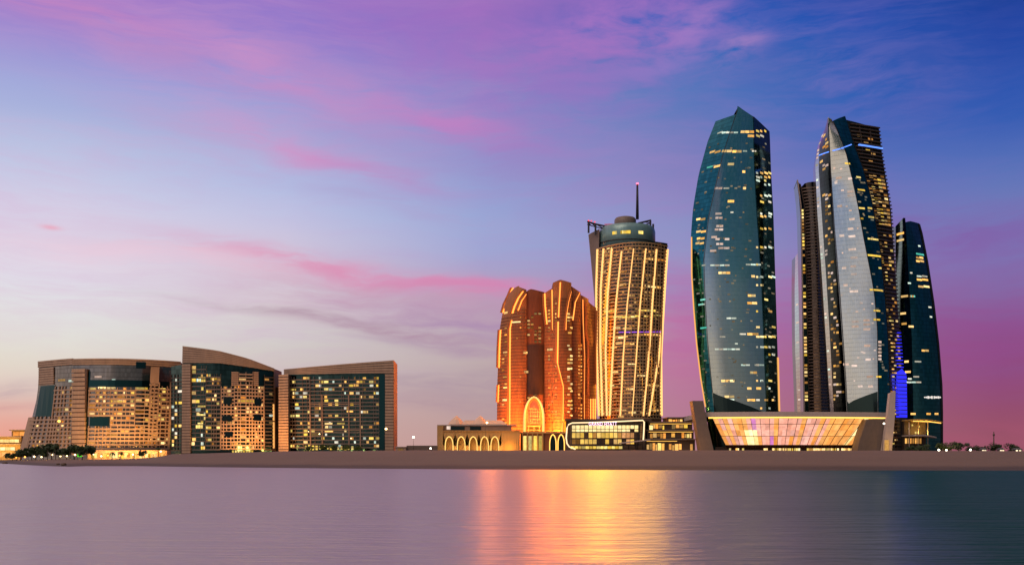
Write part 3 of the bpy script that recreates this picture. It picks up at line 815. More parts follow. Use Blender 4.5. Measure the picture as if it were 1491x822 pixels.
for pa, w in ((893, 6), (909, 12), (930, 7), (903, 4)):
    mb = MB()
    aa = [math.asin((q - 914.5) / 41.5) for q in (pa - w / 2, pa, pa + w / 2)]
    pts = [Vector((cx + 41.9 * sc_ * math.sin(q), cy - 41.9 * sc_ * math.cos(q), 0)) for q in aa]
    z0, z1 = zof(345.5, 975), zof(341, 975)
    for p, q in zip(pts, pts[1:]): mb.face([p + Vector((0, 0, z0)), q + Vector((0, 0, z0)), q + Vector((0, 0, z1)), p + Vector((0, 0, z1))])
    mb.build('window', YELLOW, T)
ms = thing('roof_mast', (xof(928, 978), 978, zof(318, 975)), 'slender mast with a red beacon on the roof of the twisting tower', 'mast')
mx = xof(928, 978)
mb = MB(); mb.tube([(mx, 978, zof(318, 975)), (mx, 978, zof(290, 975)), (mx, 978, zof(267, 975))], 1.5, 8, r2=.9); mb.build('pole', DARKMETAL, ms)
mb = MB(); mb.lathe((mx, 978), [(.3, zof(267.4, 975)), (1.1, zof(266.6, 975)), (1.1, zof(265.6, 975)), (.2, zof(264.8, 975))], 10); mb.build('beacon', L_RED, ms)
def rail(px_pts, posts, parent, Y=975):
    mb = MB()
    top = [(xof(px, Y), Y, zof(py, Y)) for px, py in px_pts]
    low = [(x, y, z_ - 4 * sc_) for x, y, z_ in top]
    mb.tube(top, .9, 5); mb.tube(low, .5, 5)
    for px, py in posts:
        mb.tube([(xof(px, Y), Y, zof(py, Y)), (xof(px, Y), Y, zof(py + 16, Y))], 1.0, 5)
    for i in range(len(top) - 1): mb.tube([top[i], low[i + 1]], .4, 4)
    return mb.build('roof_rail', DARKMETAL, parent)
rail([(855, 322.5), (861, 324.5), (868, 326.5), (880, 329), (897, 327.5)], [(857, 323), (867, 326), (879, 329)], T)
rail([(929, 325), (938, 323), (948, 320.5)], [(935, 324), (947, 321), (951, 326)], T)
mb = MB()
for px, py in ((857, 321), (861, 321.5), (866, 323)): mb.lathe((xof(px, 974), 974), [(.3, zof(py + .8, 974)), (.9, zof(py, 974)), (.3, zof(py - .9, 974))], 8)
mb.build('roof_beacons', glow('dim red beacon', (1, .08, .10), 1.6), T)
mb = MB(); mb.tube([(xof(880, 974), 974, zof(326.6, 974)), (xof(896, 974), 974, zof(326, 974))], .35, 4); mb.build('red_rail_light', glow('red rail light', (1, .08, .06), .5), T)
for lst, m_ in (([(938, 951, 377), (953, 968, 378)], ORANGE_W), ([(884, 891, 362)], YELLOW),
                ([(886, 900, 460.5), (900, 925, 461), (925, 962, 459.5), (880, 898, 452.5), (930, 955, 452)], YELLOW),
                ([(903, 912, 414), (932, 940, 418.5), (942, 962, 418), (893, 903, 477), (907, 920, 478), (897, 906, 499), (922, 936, 487.5), (938, 960, 487), (893, 908, 491), (905, 914, 489), (889, 898, 505), (910, 924, 500), (914, 926, 529), (912, 922, 566), (928, 940, 547), (897, 912, 597), (915, 938, 600), (942, 960, 560), (946, 960, 597), (888, 894, 560), (892, 900, 541), (900, 908, 606)], WARM)):
    panes_list(T, tw, lst, m_, 2.9)
for k in range(330):
    py = 361 + 4.9 * RN.randrange(50); px = RN.uniform(874, 958)
    pane(T, tw, px, px + RN.choice((2, 3, 3.5)), py - .8, py + 1.6, WARM_DIM)  # random dim glowing panes added to lighten the dark facade
for px, y0, y1 in ((876, 370, 600), (892, 370, 600), (910, 370, 600), (928, 370, 600), (946, 370, 600)):
    added_sea_fill(tw, px, y0, y1, 10, 66000 if px < 940 else 40000, (1, .46, .05))  # added fill for the cream reflection, wider than the light strips
for k in range(7): hline(T, tw, (902 + k * 9, 483.5 - k * .1), (909 + k * 9, 483.4 - k * .1), 1.2, L_PURPLE, 'purple_light', -.1, 1.3)
flush_panes(T)

# ------------------------------------------------------------------ terracotta hotel with light strips
T = thing('hotel_tower', base_of(795, 960), 'twin terracotta hotel wings outlined by glowing orange light strips around a lit pointed arch', 'hotel')
wa = Face([(417, 749), (423, 742), (440, 735), (454, 731.5), (481, 727), (560, 724), (670, 723)], [(417, 756), (430, 752), (454, 746), (481, 741.5), (670, 741)], 417, 664, 968, 956, 2, 960, 6)
wb = Face([(417, 756), (430, 752), (454, 746), (481, 741.5), (670, 741)], 766.5, [(0, 418), (.5, 421), (1, 423)], 664, 953, 949, 2.5, 955, 8)
wd = Face(766.5, 793, [(0, 425), (.2, 421), (1, 425)], 664, 952, 956, 1.5, 955, 8)
c1 = Face(793, 805, [(0, 426), (1, 420)], 664, 951, 946, .8, 950, 5)
c2 = Face(805, 832, [(0, 412.5), (.42, 408.5), (.43, 409), (1, 412.5)], 664, 941, 941, 3, 945, 14)
c3 = Face(832, [(417, 844), (426, 845.5), (670, 845.5)], [(0, 417.5), (1, 425.5)], 664, 946, 950, 1.2, 950, 6)
c4 = Face([(417, 845.5), (670, 845.5)], [(430, 855), (440, 857), (670, 857)], [(0, 429.5), (1, 434)], 664, 953, 957, 1, 955, 5)
c5 = Face(857, [(438, 864), (446, 868), (670, 869)], [(0, 439), (1, 446)], 664, 960, 968, 1, 960, 5)
BAYS = [wa, wb, wd, c1, c2, c3, c4, c5]
def bay(px): return wa if px < 742 else wb if px < 766.5 else wd if px < 793 else c1 if px < 805 else c2 if px < 832 else c3 if px < 845.5 else c4 if px < 857 else c5
for f in BAYS:
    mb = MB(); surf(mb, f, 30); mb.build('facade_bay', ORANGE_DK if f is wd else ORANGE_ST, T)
mb = MB()     # side cheeks where one bay stands in front of the next
for a, b_ in zip(BAYS, BAYS[1:]):
    for q in range(24):
        t0 = max(tab(a.top, 1), tab(b_.top, 0)) if a is not wb else tab(a.top, 1)
        t0 = min(tab(a.top, 1), tab(b_.top, 0)) + .6
        y0, y1 = t0 + (664 - t0) * q / 24, t0 + (664 - t0) * (q + 1) / 24
        mb.face([a.pt(1, y0), b_.pt(0, y0), b_.pt(0, y1), a.pt(1, y1)])
mb.build('bay_sides', ORANGE_ST, T)
for f in BAYS:
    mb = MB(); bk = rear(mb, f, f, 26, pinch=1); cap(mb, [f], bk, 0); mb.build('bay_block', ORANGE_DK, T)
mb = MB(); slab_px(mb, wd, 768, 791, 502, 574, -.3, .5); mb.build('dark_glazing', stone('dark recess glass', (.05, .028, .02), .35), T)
def strip(f, pth, w=2.0, m_=None, rib=True):
    if rib:
        mb = MB(); ribbon(mb, f, [(a - w * .9, b) for a, b in pth], w * .9, -.3, 2.2); mb.build('rib', ORANGE_ST, T)
    w *= .72; mb = MB(); ribbon(mb, f, pth, w, .2, 1.0); mb.build('light_strip', m_ or L_ORANGE, T)
strip(bay(746.5 + .01), [(746.5, 419), (741, 428), (735.5, 442), (732.5, 455)], 2.0)
strip(bay(729.5 + .01), [(729.5, 480), (728, 510), (727.5, 535)], 1.7)
strip(bay(727 + .01), [(727, 560), (726, 585)], 1.0)
strip(bay(762 + .01), [(762, 424), (755.5, 434), (750, 446), (747, 456)], 2.2)
strip(wb, [(765.5, 428), (760, 438), (755, 452)], 1.5)
strip(bay(743.5 + .01), [(743.5, 478), (743, 520), (743, 560), (742.6, 640)], 1.7)
strip(bay(746 + .01), [(746, 466), (743.5, 478)], 1.2)
strip(bay(793.8 + .01), [(793.8, 427), (794.5, 445), (797, 472)], 1.6)
strip(bay(804 + .01), [(804, 422), (804.5, 450), (805, 480)], 1.6)
strip(bay(816 + .01), [(816, 411), (815, 432), (813.5, 462)], 2.0)
strip(bay(813 + .01), [(813, 468), (812.5, 500), (812, 528)], 2.4)
strip(bay(812 + .01), [(812, 528), (816, 545), (820, 562), (820, 600), (818, 640)], 1.6)
strip(bay(831 + .01), [(831, 424), (827, 440), (824, 462), (823.5, 480)], 1.6)
strip(bay(843 + .01), [(843, 426), (837, 440), (834, 466)], 2.0)
strip(bay(848 + .01), [(848, 436), (848.5, 470), (850.5, 520), (850, 570), (850, 650)], 1.5)
strip(bay(853.5 + .01), [(853.5, 440), (853.5, 485), (856, 500), (856, 575), (857.5, 575)], 1.2)
strip(bay(867.5 + .01), [(867.5, 452), (866.5, 520), (866.5, 560)], 1.2)
for x in (856, 859.5, 863, 866): strip(c5, [(x, 580), (x, 640)], 1.2, rib=False)
for f, y0 in ((c1, 436), (c2, 436), (c3, 440), (c4, 446), (c5, 452), (wa, 462), (wb, 452)):
    mb = MB(); y = y0
    while y < 655: slab(mb, f, .03, .97, y, y + 1.0, -.3, .45); y += 4.7
    mb.build('string_courses', ORANGE_DK, T)
for i in range(40):
    py = 440 + i * 5.1
    for px in (798.5, 803.5, 808.5):
        if RN.random() < .45: pane(T, bay(px + 1), px, px + 2.2, py, py + 2.6, RN.choice((ORANGE_W, WARM_DIM, WARM_DIM)))
    for px in (842, 845.5):
        if py > 500 and RN.random() < .85: pane(T, bay(px + 1), px, px + 1.8, py, py + 2.4, ORANGE_W)
    for px in (826, 830):
        if RN.random() < .22: pane(T, bay(px + 1), px, px + 3.4, py, py + 2.6, WARM)
    for px in (731, 735):
        if py > 470 and RN.random() < .25: pane(T, bay(px + 1), px, px + 3, py, py + 2.4, ORANGE_W)
    for px in (768, 773, 778, 784):
        if py < 640 and py > 455 and RN.random() < (.5 if py < 500 else .16): pane(T, bay(px + 1), px, px + 3.6, py, py + 2.4, WARM_DIM)
    for px in (752, 757): 
        if RN.random() < .08: pane(T, bay(px + 1), px, px + 2, py, py + 2, ORANGE_W)
for a, b_, y in ((762, 768, 513), (770, 775, 513), (769, 775, 508), (778, 783, 505.5), (770, 775, 518), (786, 791, 516), (778, 783, 528.5), (763, 769, 541), (775, 780, 541), (797, 806, 508.5), (798, 804, 467), (734, 739, 455), (733, 739, 513), (733, 738, 548), (733, 739, 564), (732, 738, 582), (827, 832, 484), (828, 832, 508), (826, 833, 536), (827, 832, 565), (827, 833, 583), (744, 758, 469)):
    f = bay((a + b_) / 2)
    pane(T, f, a, b_, y - 1.5, y + 1.5, WARM)
flush_panes(T)

def arch_pts(cx_, w, z0, z1, n=7):
    """pointed arch outline from left foot to right foot; w half width"""
    zs = z0 + (z1 - z0) * .5
    L_ = [(cx_ - w, z0), (cx_ - w, zs)]
    for i in range(1, n + 1):
        a = i / n
        L_.append((cx_ - w * math.cos(a * math.pi / 2) ** .9 if i < n else cx_, zs + (z1 - zs) * (math.sin(a * math.pi / 2) * .82 + .18 * a)))
    return L_ + [(2 * cx_ - x, z_) for x, z_ in L_[-2::-1]]
def ring(mb, pts, Y0_, Y1_, grow):
    """band around an arch, from the outline outwards"""
    cxm = sum(p[0] for p in pts) / len(pts); zb = pts[0][1]; zt = max(p[1] for p in pts)
    k = grow
    w = (pts[-1][0] - pts[0][0]) / 2
    o = [(cxm + (x - cxm) * (w + k) / w, zb + (z_ - zb) * (zt - zb + k * 1.3) / (zt - zb)) for x, z_ in pts]
    for (a, c), (b_, d) in zip(zip(pts, o), list(zip(pts, o))[1:]):
        mb.hexa([(a[0], Y0_, a[1]), (b_[0], Y0_, b_[1]), (d[0], Y0_, d[1]), (c[0], Y0_, c[1])], [(a[0], Y1_, a[1]), (b_[0], Y1_, b_[1]), (d[0], Y1_, d[1]), (c[0], Y1_, c[1])])
# great portal arch between the wings
YP = 932
k_ = YP / F
pc, z0, z1 = xof(777.5, YP), zof(640, YP), zof(578.5, YP)
ar = arch_pts(pc, 12.2 * k_, z0, z1)
mb = MB()
o = [(pc - 16.5 * k_, z0)] + [(pc + (x - pc) * 1.22, z0 + (z_ - z0) * 1.045) for x, z_ in ar] + [(pc + 16.5 * k_, z0)]
oo = [(pc + (x - pc) * 1.24, z0 + (z_ - z0) * 1.05) for x, z_ in ar]
mb.hexa([(x, YP, z_) for x, z_ in oo], [(x, YP + 14, z_) for x, z_ in oo]); mb.build('portal', ORANGE_ST, T)
mb = MB(); ring(mb, [(pc + (x - pc) * 1.12, z0 + (z_ - z0) * 1.0) for x, z_ in ar], YP - .9, YP - .2, 1.0); mb.build('arch_light', glow('arch light', (1, .48, .14), 1.7), T)
mb = MB(); ring(mb, ar, YP - .5, YP - .1, .8); mb.build('arch_light', L_GOLD, T)
up = [(pc + (x - pc) * .74, max(z_, zof(617, YP))) for x, z_ in [(x, z0 + (z_ - z0) * .93) for x, z_ in ar]]
mb = MB(); mb.hexa([(x, YP - .35, z_) for x, z_ in up], [(x, YP - .05, z_) for x, z_ in up]); mb.build('arch_window', glow('red arch glass', (1, .16, .05), .95), T)
mb = MB()
for i in range(-3, 4): mb.box(pc + i * 2.6 * k_ - .12, pc + i * 2.6 * k_ + .12, YP - .6, YP - .36, zof(616, YP), zof(590 + abs(i) * 3, YP))
for i in range(5): mb.box(pc - 8.6 * k_, pc + 8.6 * k_, YP - .7, YP - .61, zof(615 - i * 5, YP) - .12, zof(615 - i * 5, YP) + .12)
mb.build('arch_tracery', GOLD_ST, T)
mb = MB(); mb.box(pc - 10.5 * k_, pc + 10.5 * k_, YP - .5, YP - .06, zof(638, YP), zof(619, YP)); mb.build('portal_panel', glow('portal glow', (1, .30, .03), .55), T)
mb = MB()
for i in range(4): mb.box(pc - 10 * k_, pc + 10 * k_, YP - .9, YP - .52, zof(637 - i * 5.4, YP), zof(635.8 - i * 5.4, YP))
for i in (-1, 0, 1): mb.box(pc + i * 8 * k_ - .4, pc + i * 8 * k_ + .4, YP - 1.0, YP - .95, zof(638, YP), zof(619, YP))
mb.build('portal_grille', GOLD_ST, T)
# warm floodlights along the foot of the hotel
for px, tx, en in ((732, 733, 60000), (758, 762, 50000), (806, 806, 130000), (832, 834, 130000), (858, 858, 130000)):
    area('uplight', (xof(px, 926), 926, 14), (xof(tx, 958), 956, 70), 6, en * 1.1, (1, .27, .04))
for px, yy in ((733, 918), (780, 916), (808, 912), (830, 912), (852, 914)):
    area('added_flood', (xof(px, yy), yy, 34), (xof(px, 952), 952, 125), 5, 42000, (1, .27, .04))  # added floods hung free before the facade to lift its glow


for px, y0, y1, e in ((724, 500, 640, 3500), (735, 450, 640, 8000), (750, 440, 640, 10500), (765, 440, 640, 10500), (780, 440, 640, 10500), (796, 430, 640, 12000), (812, 412, 640, 14500), (828, 420, 640, 14500), (843, 430, 640, 14000), (858, 445, 640, 12000)):
    added_sea_fill(c2, px, y0, y1, 9.5, e * 7.0, (1, .20, .0), 14)  # unseen orange fill added for the band on the water

# lower hall and arcade to the left of the hotel
T = thing('arcade_hall', base_of(690, 880), 'low sandstone hall with five lit pointed arches at its front', 'hall')
YA = 880; ka = YA / F
bays = [654, 671.5, 689, 705.5, 720.5]
mb = MB()
zt, zb, zs = zof(630, YA), zof(662, YA), zof(660, YA)
xs = [xof(645, YA)] + [xof((a + b_) / 2, YA) for a, b_ in zip(bays, bays[1:])] + [xof(730, YA)]
arches = []
for i, c in enumerate(bays):
    cx_ = xof(c, YA); ar = arch_pts(cx_, 5.0 * ka, zs, zof(636, YA), 6); arches.append(ar)
    x0, x1 = xs[i], xs[i + 1]
    nA = len(ar)
    outer = []
    for j, (x, z_) in enumerate(ar):
        t_ = j / (nA - 1)
        if x < cx_ - 4.9 * ka: outer.append((x0, z_))
        elif x > cx_ + 4.9 * ka: outer.append((x1, z_))
        else: outer.append((x0 + (x1 - x0) * min(1, max(0, (x - cx_ + 5 * ka) / (10 * ka))), zt))
    for j in range(nA - 1):
        a, b_, c_, d = ar[j], ar[j + 1], outer[j + 1], outer[j]
        mb.face([(a[0], YA, a[1]), (b_[0], YA, b_[1]), (c_[0], YA, c_[1]), (d[0], YA, d[1])])
        mb.face([(a[0], YA, a[1]), (a[0], YA + 3, a[1]), (b_[0], YA + 3, b_[1]), (b_[0], YA, b_[1])])
    mb.face([(x0, YA, zof(648, YA)), (x0, YA, zt), (x0 + .01, YA, zt), (x0 + .01, YA, zof(648, YA))])
    # corners above the springing, left and right
    ysp = ar[1][1]
    for s_, xe in ((1, x0), (-2, x1)):
        mb.face([(xe, YA, ysp), (ar[s_][0], YA, ysp), (ar[s_ + (1 if s_ > 0 else -1)][0], YA, ar[s_ + (1 if s_ > 0 else -1)][1]), (xe, YA, zt)])
mb.build('front_wall', GOLD_ST, T)
mb = MB()
mb.box(xof(636.5, YA), xs[0], YA - .4, YA + 30, zb, zof(619.5, YA))
mb.box(xs[-1], xof(757, YA), YA - .3, YA + 30, zb, zof(627, YA))
mb.box(xof(638, YA), xof(757, YA), YA + 3.2, YA + 32, zb, zof(628, YA))
for i in range(8): mb.box(xof(732 + i * 3.1, YA), xof(733.2 + i * 3.1, YA), YA - .8, YA - .31, zb, zof(640, YA))
mb.build('side_walls', GOLD_ST, T)
mb = MB(); mb.box(xs[0] + .02, xs[-1] - .02, YA + .02, YA + 31, zt, zof(626.5, YA)); mb.box(xs[0] + .05, xof(758, YA), YA - .9, YA + 1, zof(627.4, YA), zof(626.2, YA)); mb.build('cornice', GOLD_ST, T)
for ar in arches:
    mb = MB(); ring(mb, ar, YA - .5, YA - .05, .75); mb.build('arch_light', glow('arch trim light', (1, .60, .16), 1.5) if 'arch trim light' not in MATS else MATS['arch trim light'], T)
mb = MB(); mb.box(xof(637.5, YA), xof(745, YA), YA + 4, YA + 26, zof(626.4, YA), zof(619, YA)); mb.build('upper_storey', BEIGE_B, T)
mb = MB(); mb.box(xof(656, YA), xof(676, YA), YA + 3.6, YA + 4.2, zof(625.2, YA), zof(620.2, YA)); mb.box(xof(684, YA), xof(700, YA), YA + 3.6, YA + 4.2, zof(625.2, YA), zof(620.2, YA)); mb.build('upper_glazing', G_DARK, T)
mb = MB(); mb.box(xof(650, YA), xof(655.5, YA), YA + 3.5, YA + 4.1, zof(624.5, YA), zof(619.6, YA)); mb.build('window', PINKISH, T)
mb = MB(); mb.box(xof(636, YA), xof(752, YA), YA + 3, YA + 28, zof(619, YA), zof(617.6, YA)); mb.build('roof_slab', PALE, T)
for c in (664.5, 699):
    mb = MB(); mb.lathe((xof(c, YA + 14), YA + 14), [(12.5 * ka, zof(617.6, YA + 14)), (10.2 * ka, zof(614, YA + 14)), (6.2 * ka, zof(609.5, YA + 14)), (2.8 * ka, zof(606.8, YA + 14)), (2.0 * ka, zof(606, YA + 14)), (.5 * ka, zof(604.8, YA + 14))], 12, smooth=False)
    mb.build('tent_roof', TENT, T)
mb = MB(); mb.hexa([(xof(a, YA + 14), YA + 8, zof(617.6, YA + 14)) for a in (672, 738)] + [(xof(a, YA + 14), YA + 22, zof(617.6, YA + 14)) for a in (738, 672)], [(xof(a, YA + 14), YA + 12, zof(611.5, YA + 14)) for a in (677, 730)] + [(xof(a, YA + 14), YA + 18, zof(611.5, YA + 14)) for a in (730, 677)]); mb.build('tent_roof', TENT, T)
for c in bays: area('arcade_lamp', (xof(c, YA) + 3, YA - 5, zof(657, YA)), (xof(c, YA), YA + 1, zof(636, YA)), 2, 900, (1, .55, .12))
area('arcade_lamp', (xof(742, YA), YA - 8, zof(656, YA)), (xof(742, YA), YA, zof(636, YA)), 5, 3500, (1, .45, .08))

# entrance pavilion below the portal
T = thing('entrance_pavilion', base_of(778, 890), 'low entrance hall glowing yellow under the great pointed arch', 'pavilion')
YE = 892
mb = MB(); mb.box(xof(758, YE), xof(826, YE), YE, YE + 26, zof(662, YE), zof(629, YE)); mb.build('walls', ORANGE_DK, T)
mb = MB(); mb.box(xof(757, YE), xof(827, YE), YE - 1.5, YE + 27, zof(630.5, YE), zof(628, YE)); mb.build('roof', GOLD_ST, T)
for i in range(4):
    mb = MB(); mb.box(xof(762 + i * 7.5, YE), xof(766.6 + i * 7.5, YE), YE - .3, YE + .1, zof(655, YE), zof(634, YE)); mb.build('window', YELLOW, T)
mb = MB()
for i in range(5): mb.tube([(xof(760.5 + i * 7.5, YE), YE - 1, zof(662, YE)), (xof(760.5 + i * 7.5, YE), YE - 1, zof(630, YE))], .55, 8)
mb.build('columns', GOLD_ST, T)
for c in (805, 817):
    ar = arch_pts(xof(c, YE), 4.0 * YE / F, zof(660, YE), zof(633, YE), 6)
    mb = MB(); ring(mb, ar, YE - .6, YE - .1, .8); mb.build('arch_light', L_GOLD, T)
    mb = MB(); mb.hexa([(x, YE - .25, z_) for x, z_ in ar], [(x, YE + .1, z_) for x, z_ in ar]); mb.build('arch_opening', G_DARK, T)
area('entrance_lamp', (xof(778, YE), YE - 9, zof(656, YE)), (xof(778, YE), YE, zof(640, YE)), 6, 2500, (1, .5, .08))

# ------------------------------------------------------------------ hotel podium with light frame
T = thing('podium_hall', base_of(880, 890), 'low glass hall edged by a white light frame below the twisting tower', 'hall')
YH = 890
hf = Face(830, 935, 617, 663, YH, YH, 3, YH, 12)
mb = MB(); surf(mb, hf, 4); mb.build('back_glass', G_BROWN, T)
mb = MB(); mb.box(xof(824, YH), xof(940, YH), YH + 1, YH + 45, zof(663, YH), zof(612.5, YH)); mb.build('walls', BRONZE, T)
mb = MB(); mb.box(xof(822, YH), xof(948, YH), YH - 3, YH + 46, zof(612.4, YH), zof(609.6, YH)); mb.build('roof', BRONZE, T)
mb = MB(); mb.tube([(xof(px, YH - 4), YH - 4, zof(py, YH - 4)) for px, py in ((838, 653.5), (829, 650), (825.5, 645), (824.4, 637), (825.6, 622), (828, 617.5), (833, 615.2), (870, 614.3), (910, 612.6), (936, 611.4), (938, 614), (937.4, 628), (936.6, 641))], .62, 6); mb.build('light_frame', L_CREAM, T)
R2 = random.Random(5)
HALL_L = lit('bright hall window', (1, .70, .26), (1, .78, .38), 1.1, 1.5, .5, .55)
HALL_Y = lit('yellow hall window', (1, .58, .08), (1, .62, .16), .7, 1.15, .5, .6)
HALL_O = lit('orange hall window', (1, .42, .14), (1, .50, .20), .5, .85, .5, .6)
for r, (y0, y1, p_) in enumerate(((618.4, 623.6, 1), (624.4, 628, .95), (629.2, 637, .92), (639, 645.8, .7))):
    for i in range(16):
        x = 833 + i * 6.05
        if R2.random() < p_: pane(T, hf, x, x + 5.5, y0, y1, (HALL_L if r < 2 else R2.choice((HALL_Y, HALL_Y, HALL_Y, WARM_DIM) if x < 905 else (HALL_O, HALL_Y))), .3)
for i in range(14): pane(T, hf, 831 + i * 5.4, 835.8 + i * 5.4, 649, 652.8, YELLOW, .3)
flush_panes(T)
mb = MB()
for i in range(17): slab_px(mb, hf, 832.2 + i * 6.05, 832.9 + i * 6.05, 618, 648, -.2, .8)
for y in (617.6, 628.4, 637.6, 646.5): slab_px(mb, hf, 831, 934, y, y + 1, -.2, 1.1)
mb.build('mullions', DARKMETAL, T)
mb = MB(); mb.hexa([(xof(903, 872), 868, zof(645.5, 872)), (xof(946, 872), 868, zof(640.5, 872)), (xof(946, 872), 884, zof(640.5, 872)), (xof(903, 872), 884, zof(645.5, 872))], [(xof(903, 872), 868, zof(643.6, 872)), (xof(946, 872), 868, zof(639, 872)), (xof(946, 872), 884, zof(639, 872)), (xof(903, 872), 884, zof(643.6, 872))]); mb.build('entrance_canopy', PALE, T)
mb = MB(); 
for a in (907, 925, 941): mb.tube([(xof(a, 876), 876, zof(664, 876)), (xof(a, 876), 876, zof(643, 876))], .4, 6)
mb.build('canopy_posts', DARKMETAL, T)
cu = bpy.data.curves.new('lettering', 'FONT'); cu.body = 'GRAND HYATT'; cu.size = 4.6; cu.extrude = .15; cu.space_character = 1.12
to = bpy.data.objects.new('tmp_text', cu); COL.objects.link(to)
bpy.context.view_layer.update()
me = bpy.data.meshes.new_from_object(to.evaluated_get(bpy.context.evaluated_depsgraph_get()))
COL.objects.unlink(to); bpy.data.objects.remove(to)
me.materials.clear(); me.materials.append(L_SIGN)
wtxt = max(v.co.x for v in me.vertices)
me.transform(Matrix.Diagonal((41 * (YH - 4) / F / wtxt, 1, 1, 1)))
so = bpy.data.objects.new('sign_letters', me); COL.objects.link(so); so.parent = T
so.location = Vector((xof(857, YH - 4), YH - 5, zof(619.2, YH - 4))) - ORG[T]; so.rotation_euler = (math.pi / 2, 0, 0)
# terraced wing to the right of it
T = thing('terraced_wing', base_of(975, 890), 'stepped terrace building with rows of golden lights right of the light-framed hall', 'building')
YT = 893
mb = MB()
tiers = [(940, 1012, 662, 640, 0), (942, 1010, 640, 627, 5), (944, 1008, 627, 615, 10), (972, 996, 615, 608.5, 12)]
for a, b_, y0, y1, dd in tiers: mb.box(xof(a, YT + dd), xof(b_, YT + dd), YT + dd, YT + 40, zof(y0 + .2, YT + dd), zof(y1, YT + dd))
mb.build('walls', BRONZE, T)
mb = MB()
for a, b_, y0, y1, dd in tiers: mb.box(xof(a - 1.5, YT + dd), xof(b_ + 1.5, YT + dd), YT + dd - 3.5, YT + 40.2, zof(y1 - .1, YT + dd), zof(y1 - 1.6, YT + dd))
mb.build('terrace_slabs', TAUPE, T)
for a, b_, y0, y1, dd in tiers:
    fz = Face(a, b_, y1, y0, YT + dd, YT + dd, 0, YT + dd, 1)
    x = a + 1.5
    while x < b_ - 4:
        w = R2.choice((2.2, 3.5, 5))
        hh = (y0 - y1)
        if R2.random() < .72: pane(T, fz, x, min(x + w, b_ - 1), y1 + hh * R2.uniform(.2, .35), y1 + hh * R2.uniform(.6, .85), R2.choice((YELLOW, WARM, WARM_DIM, ORANGE_W)), .2)
        x += w + .9
flush_panes(T)
for a, b_, y in ((941, 985, 641.5), (944, 1008, 628.2), (946, 1006, 616.4)):
    mb = MB(); mb.box(xof(a, YT), xof(b_, YT), YT - 3.2, YT - 2.9, zof(y + .5, YT), zof(y, YT)); mb.build('edge_light', L_GOLD, T)

# ------------------------------------------------------------------ podium of the glass towers
T = thing('tower_podium', base_of(1150, 890), 'wide glass podium with an outward-leaning glowing orange and pink front below the glass towers', 'podium')
YQ = 885
pf = Face([(608, 1037), (650, 1058)], [(608, 1288), (650, 1248)], 609, 652, [(608, 872), (652, 888)], [(608, 884), (652, 896)], 10, YQ, 24)
mb = MB(); surf(mb, pf, 4, -1.5); mb.build('back_glass', G_BROWN, T)
rr = random.Random(8)
P_OR = lit('podium orange glow', (1, .34, .06), (1, .46, .14), .85, 1.25, .3, .5)
P_PK = lit('podium pink glow', (1, .40, .26), (1, .50, .40), .85, 1.2, .3, .5)
P_PU = lit('podium purple glow', (.85, .24, .70), (1, .42, .66), .75, 1.15, .3, .5)
P_YE = lit('podium yellow glow', (1, .66, .22), (1, .78, .40), 1.2, 1.8, .3, .5)
wcol = [rr.random() for _ in range(36)]
for r, (y0, y1) in enumerate(((609.6, 617.2), (617.9, 626), (626.05, 634.2), (634.9, 647.1))):
    for i in range(36):
        u0, u1 = (i + .01) / 36, (i + .99) / 36
        x = tab(pf.L, 630) + (tab(pf.R, 630) - tab(pf.L, 630)) * (i + .5) / 36
        w = wcol[i] if rr.random() < .92 else rr.random()
        if 1085 < x < 1100 and r > 1: m_ = P_YE
        elif 1095 < x < 1175: m_ = P_PK if w < .5 else (P_PU if w < .8 else P_OR)
        elif x < 1085: m_ = P_OR if w < .6 else P_PK
        elif x < 1200: m_ = P_PK if w < .35 else (P_YE if w < .6 else P_OR)
        else: m_ = P_OR if w < .85 else P_YE
        mb = MB(); slab(mb, pf, u0, u1, y0, y1, -1.2, -.9); PANES.setdefault(T, []).append((10, mb, m_))
flush_panes(T, 'glass_panel')
mb = MB()
for i in range(0, 37, 2):
    mb2 = []
    for py in (609, 652): mb2.append([pf.pt(i / 36 - .0008, py, -1.3), pf.pt(i / 36 - .0008, py, -.2), pf.pt(i / 36 + .0008, py, -.2), pf.pt(i / 36 + .0008, py, -1.3)])
    mb.hexa(*mb2)
for y in (617.3, 634.3, 647.2): slab(mb, pf, 0, 1, y, y + .5, -1.3, -.1)
mb.build('mullions', BRONZE, T)
rf = Face(1026, 1300, 600.5, 607.5, 872, 880, 14, YQ, 24)
mb = MB(); surf(mb, rf, 2); bk = rear(mb, rf, rf, 120, pinch=1.0); cap(mb, [rf], bk, 0); mb.build('roof_fascia', PALE, T)
mb = MB(); slab(mb, rf, .02, .98, 607.6, 609.4, -3.5, -.6); mb.build('soffit_light', L_GOLD, T)
bf = Face(1042, 1290, 650, 664, 893, 900, 4, YQ, 12)
mb = MB(); surf(mb, bf, 2, -1.5); mb.build('plinth', BRONZE, T)
for i in range(60):
    x = 1062 + i * 3.15
    pr = .35 if x < 1120 else .9
    if rr.random() < pr: pane(T, bf, x, x + rr.choice((1.6, 2.6, 2.8)), 649.5 + rr.random() * 1.5, 655.5, rr.choice((YELLOW, WARM, P_YE)), -.9)
flush_panes(T, 'ground_window')
mb = MB()
def fin_px(mb, q, Ya, Yb): mb.hexa([(xof(x, Ya), Ya, zof(y, Ya)) for x, y in q], [(xof(x, Ya), Yb, zof(y, Ya)) for x, y in q])
fin_px(mb, [(1008, 583), (1024, 583), (1029, 612), (1041, 663), (1021, 663)], 866, 880); mb.build('slanted_wall', TAUPE, T)
mb = MB(); fin_px(mb, [(1290, 609), (1303, 607), (1297, 663), (1247, 663), (1252, 640), (1262, 610)], 868, 884); mb.build('end_wall', CONC, T)
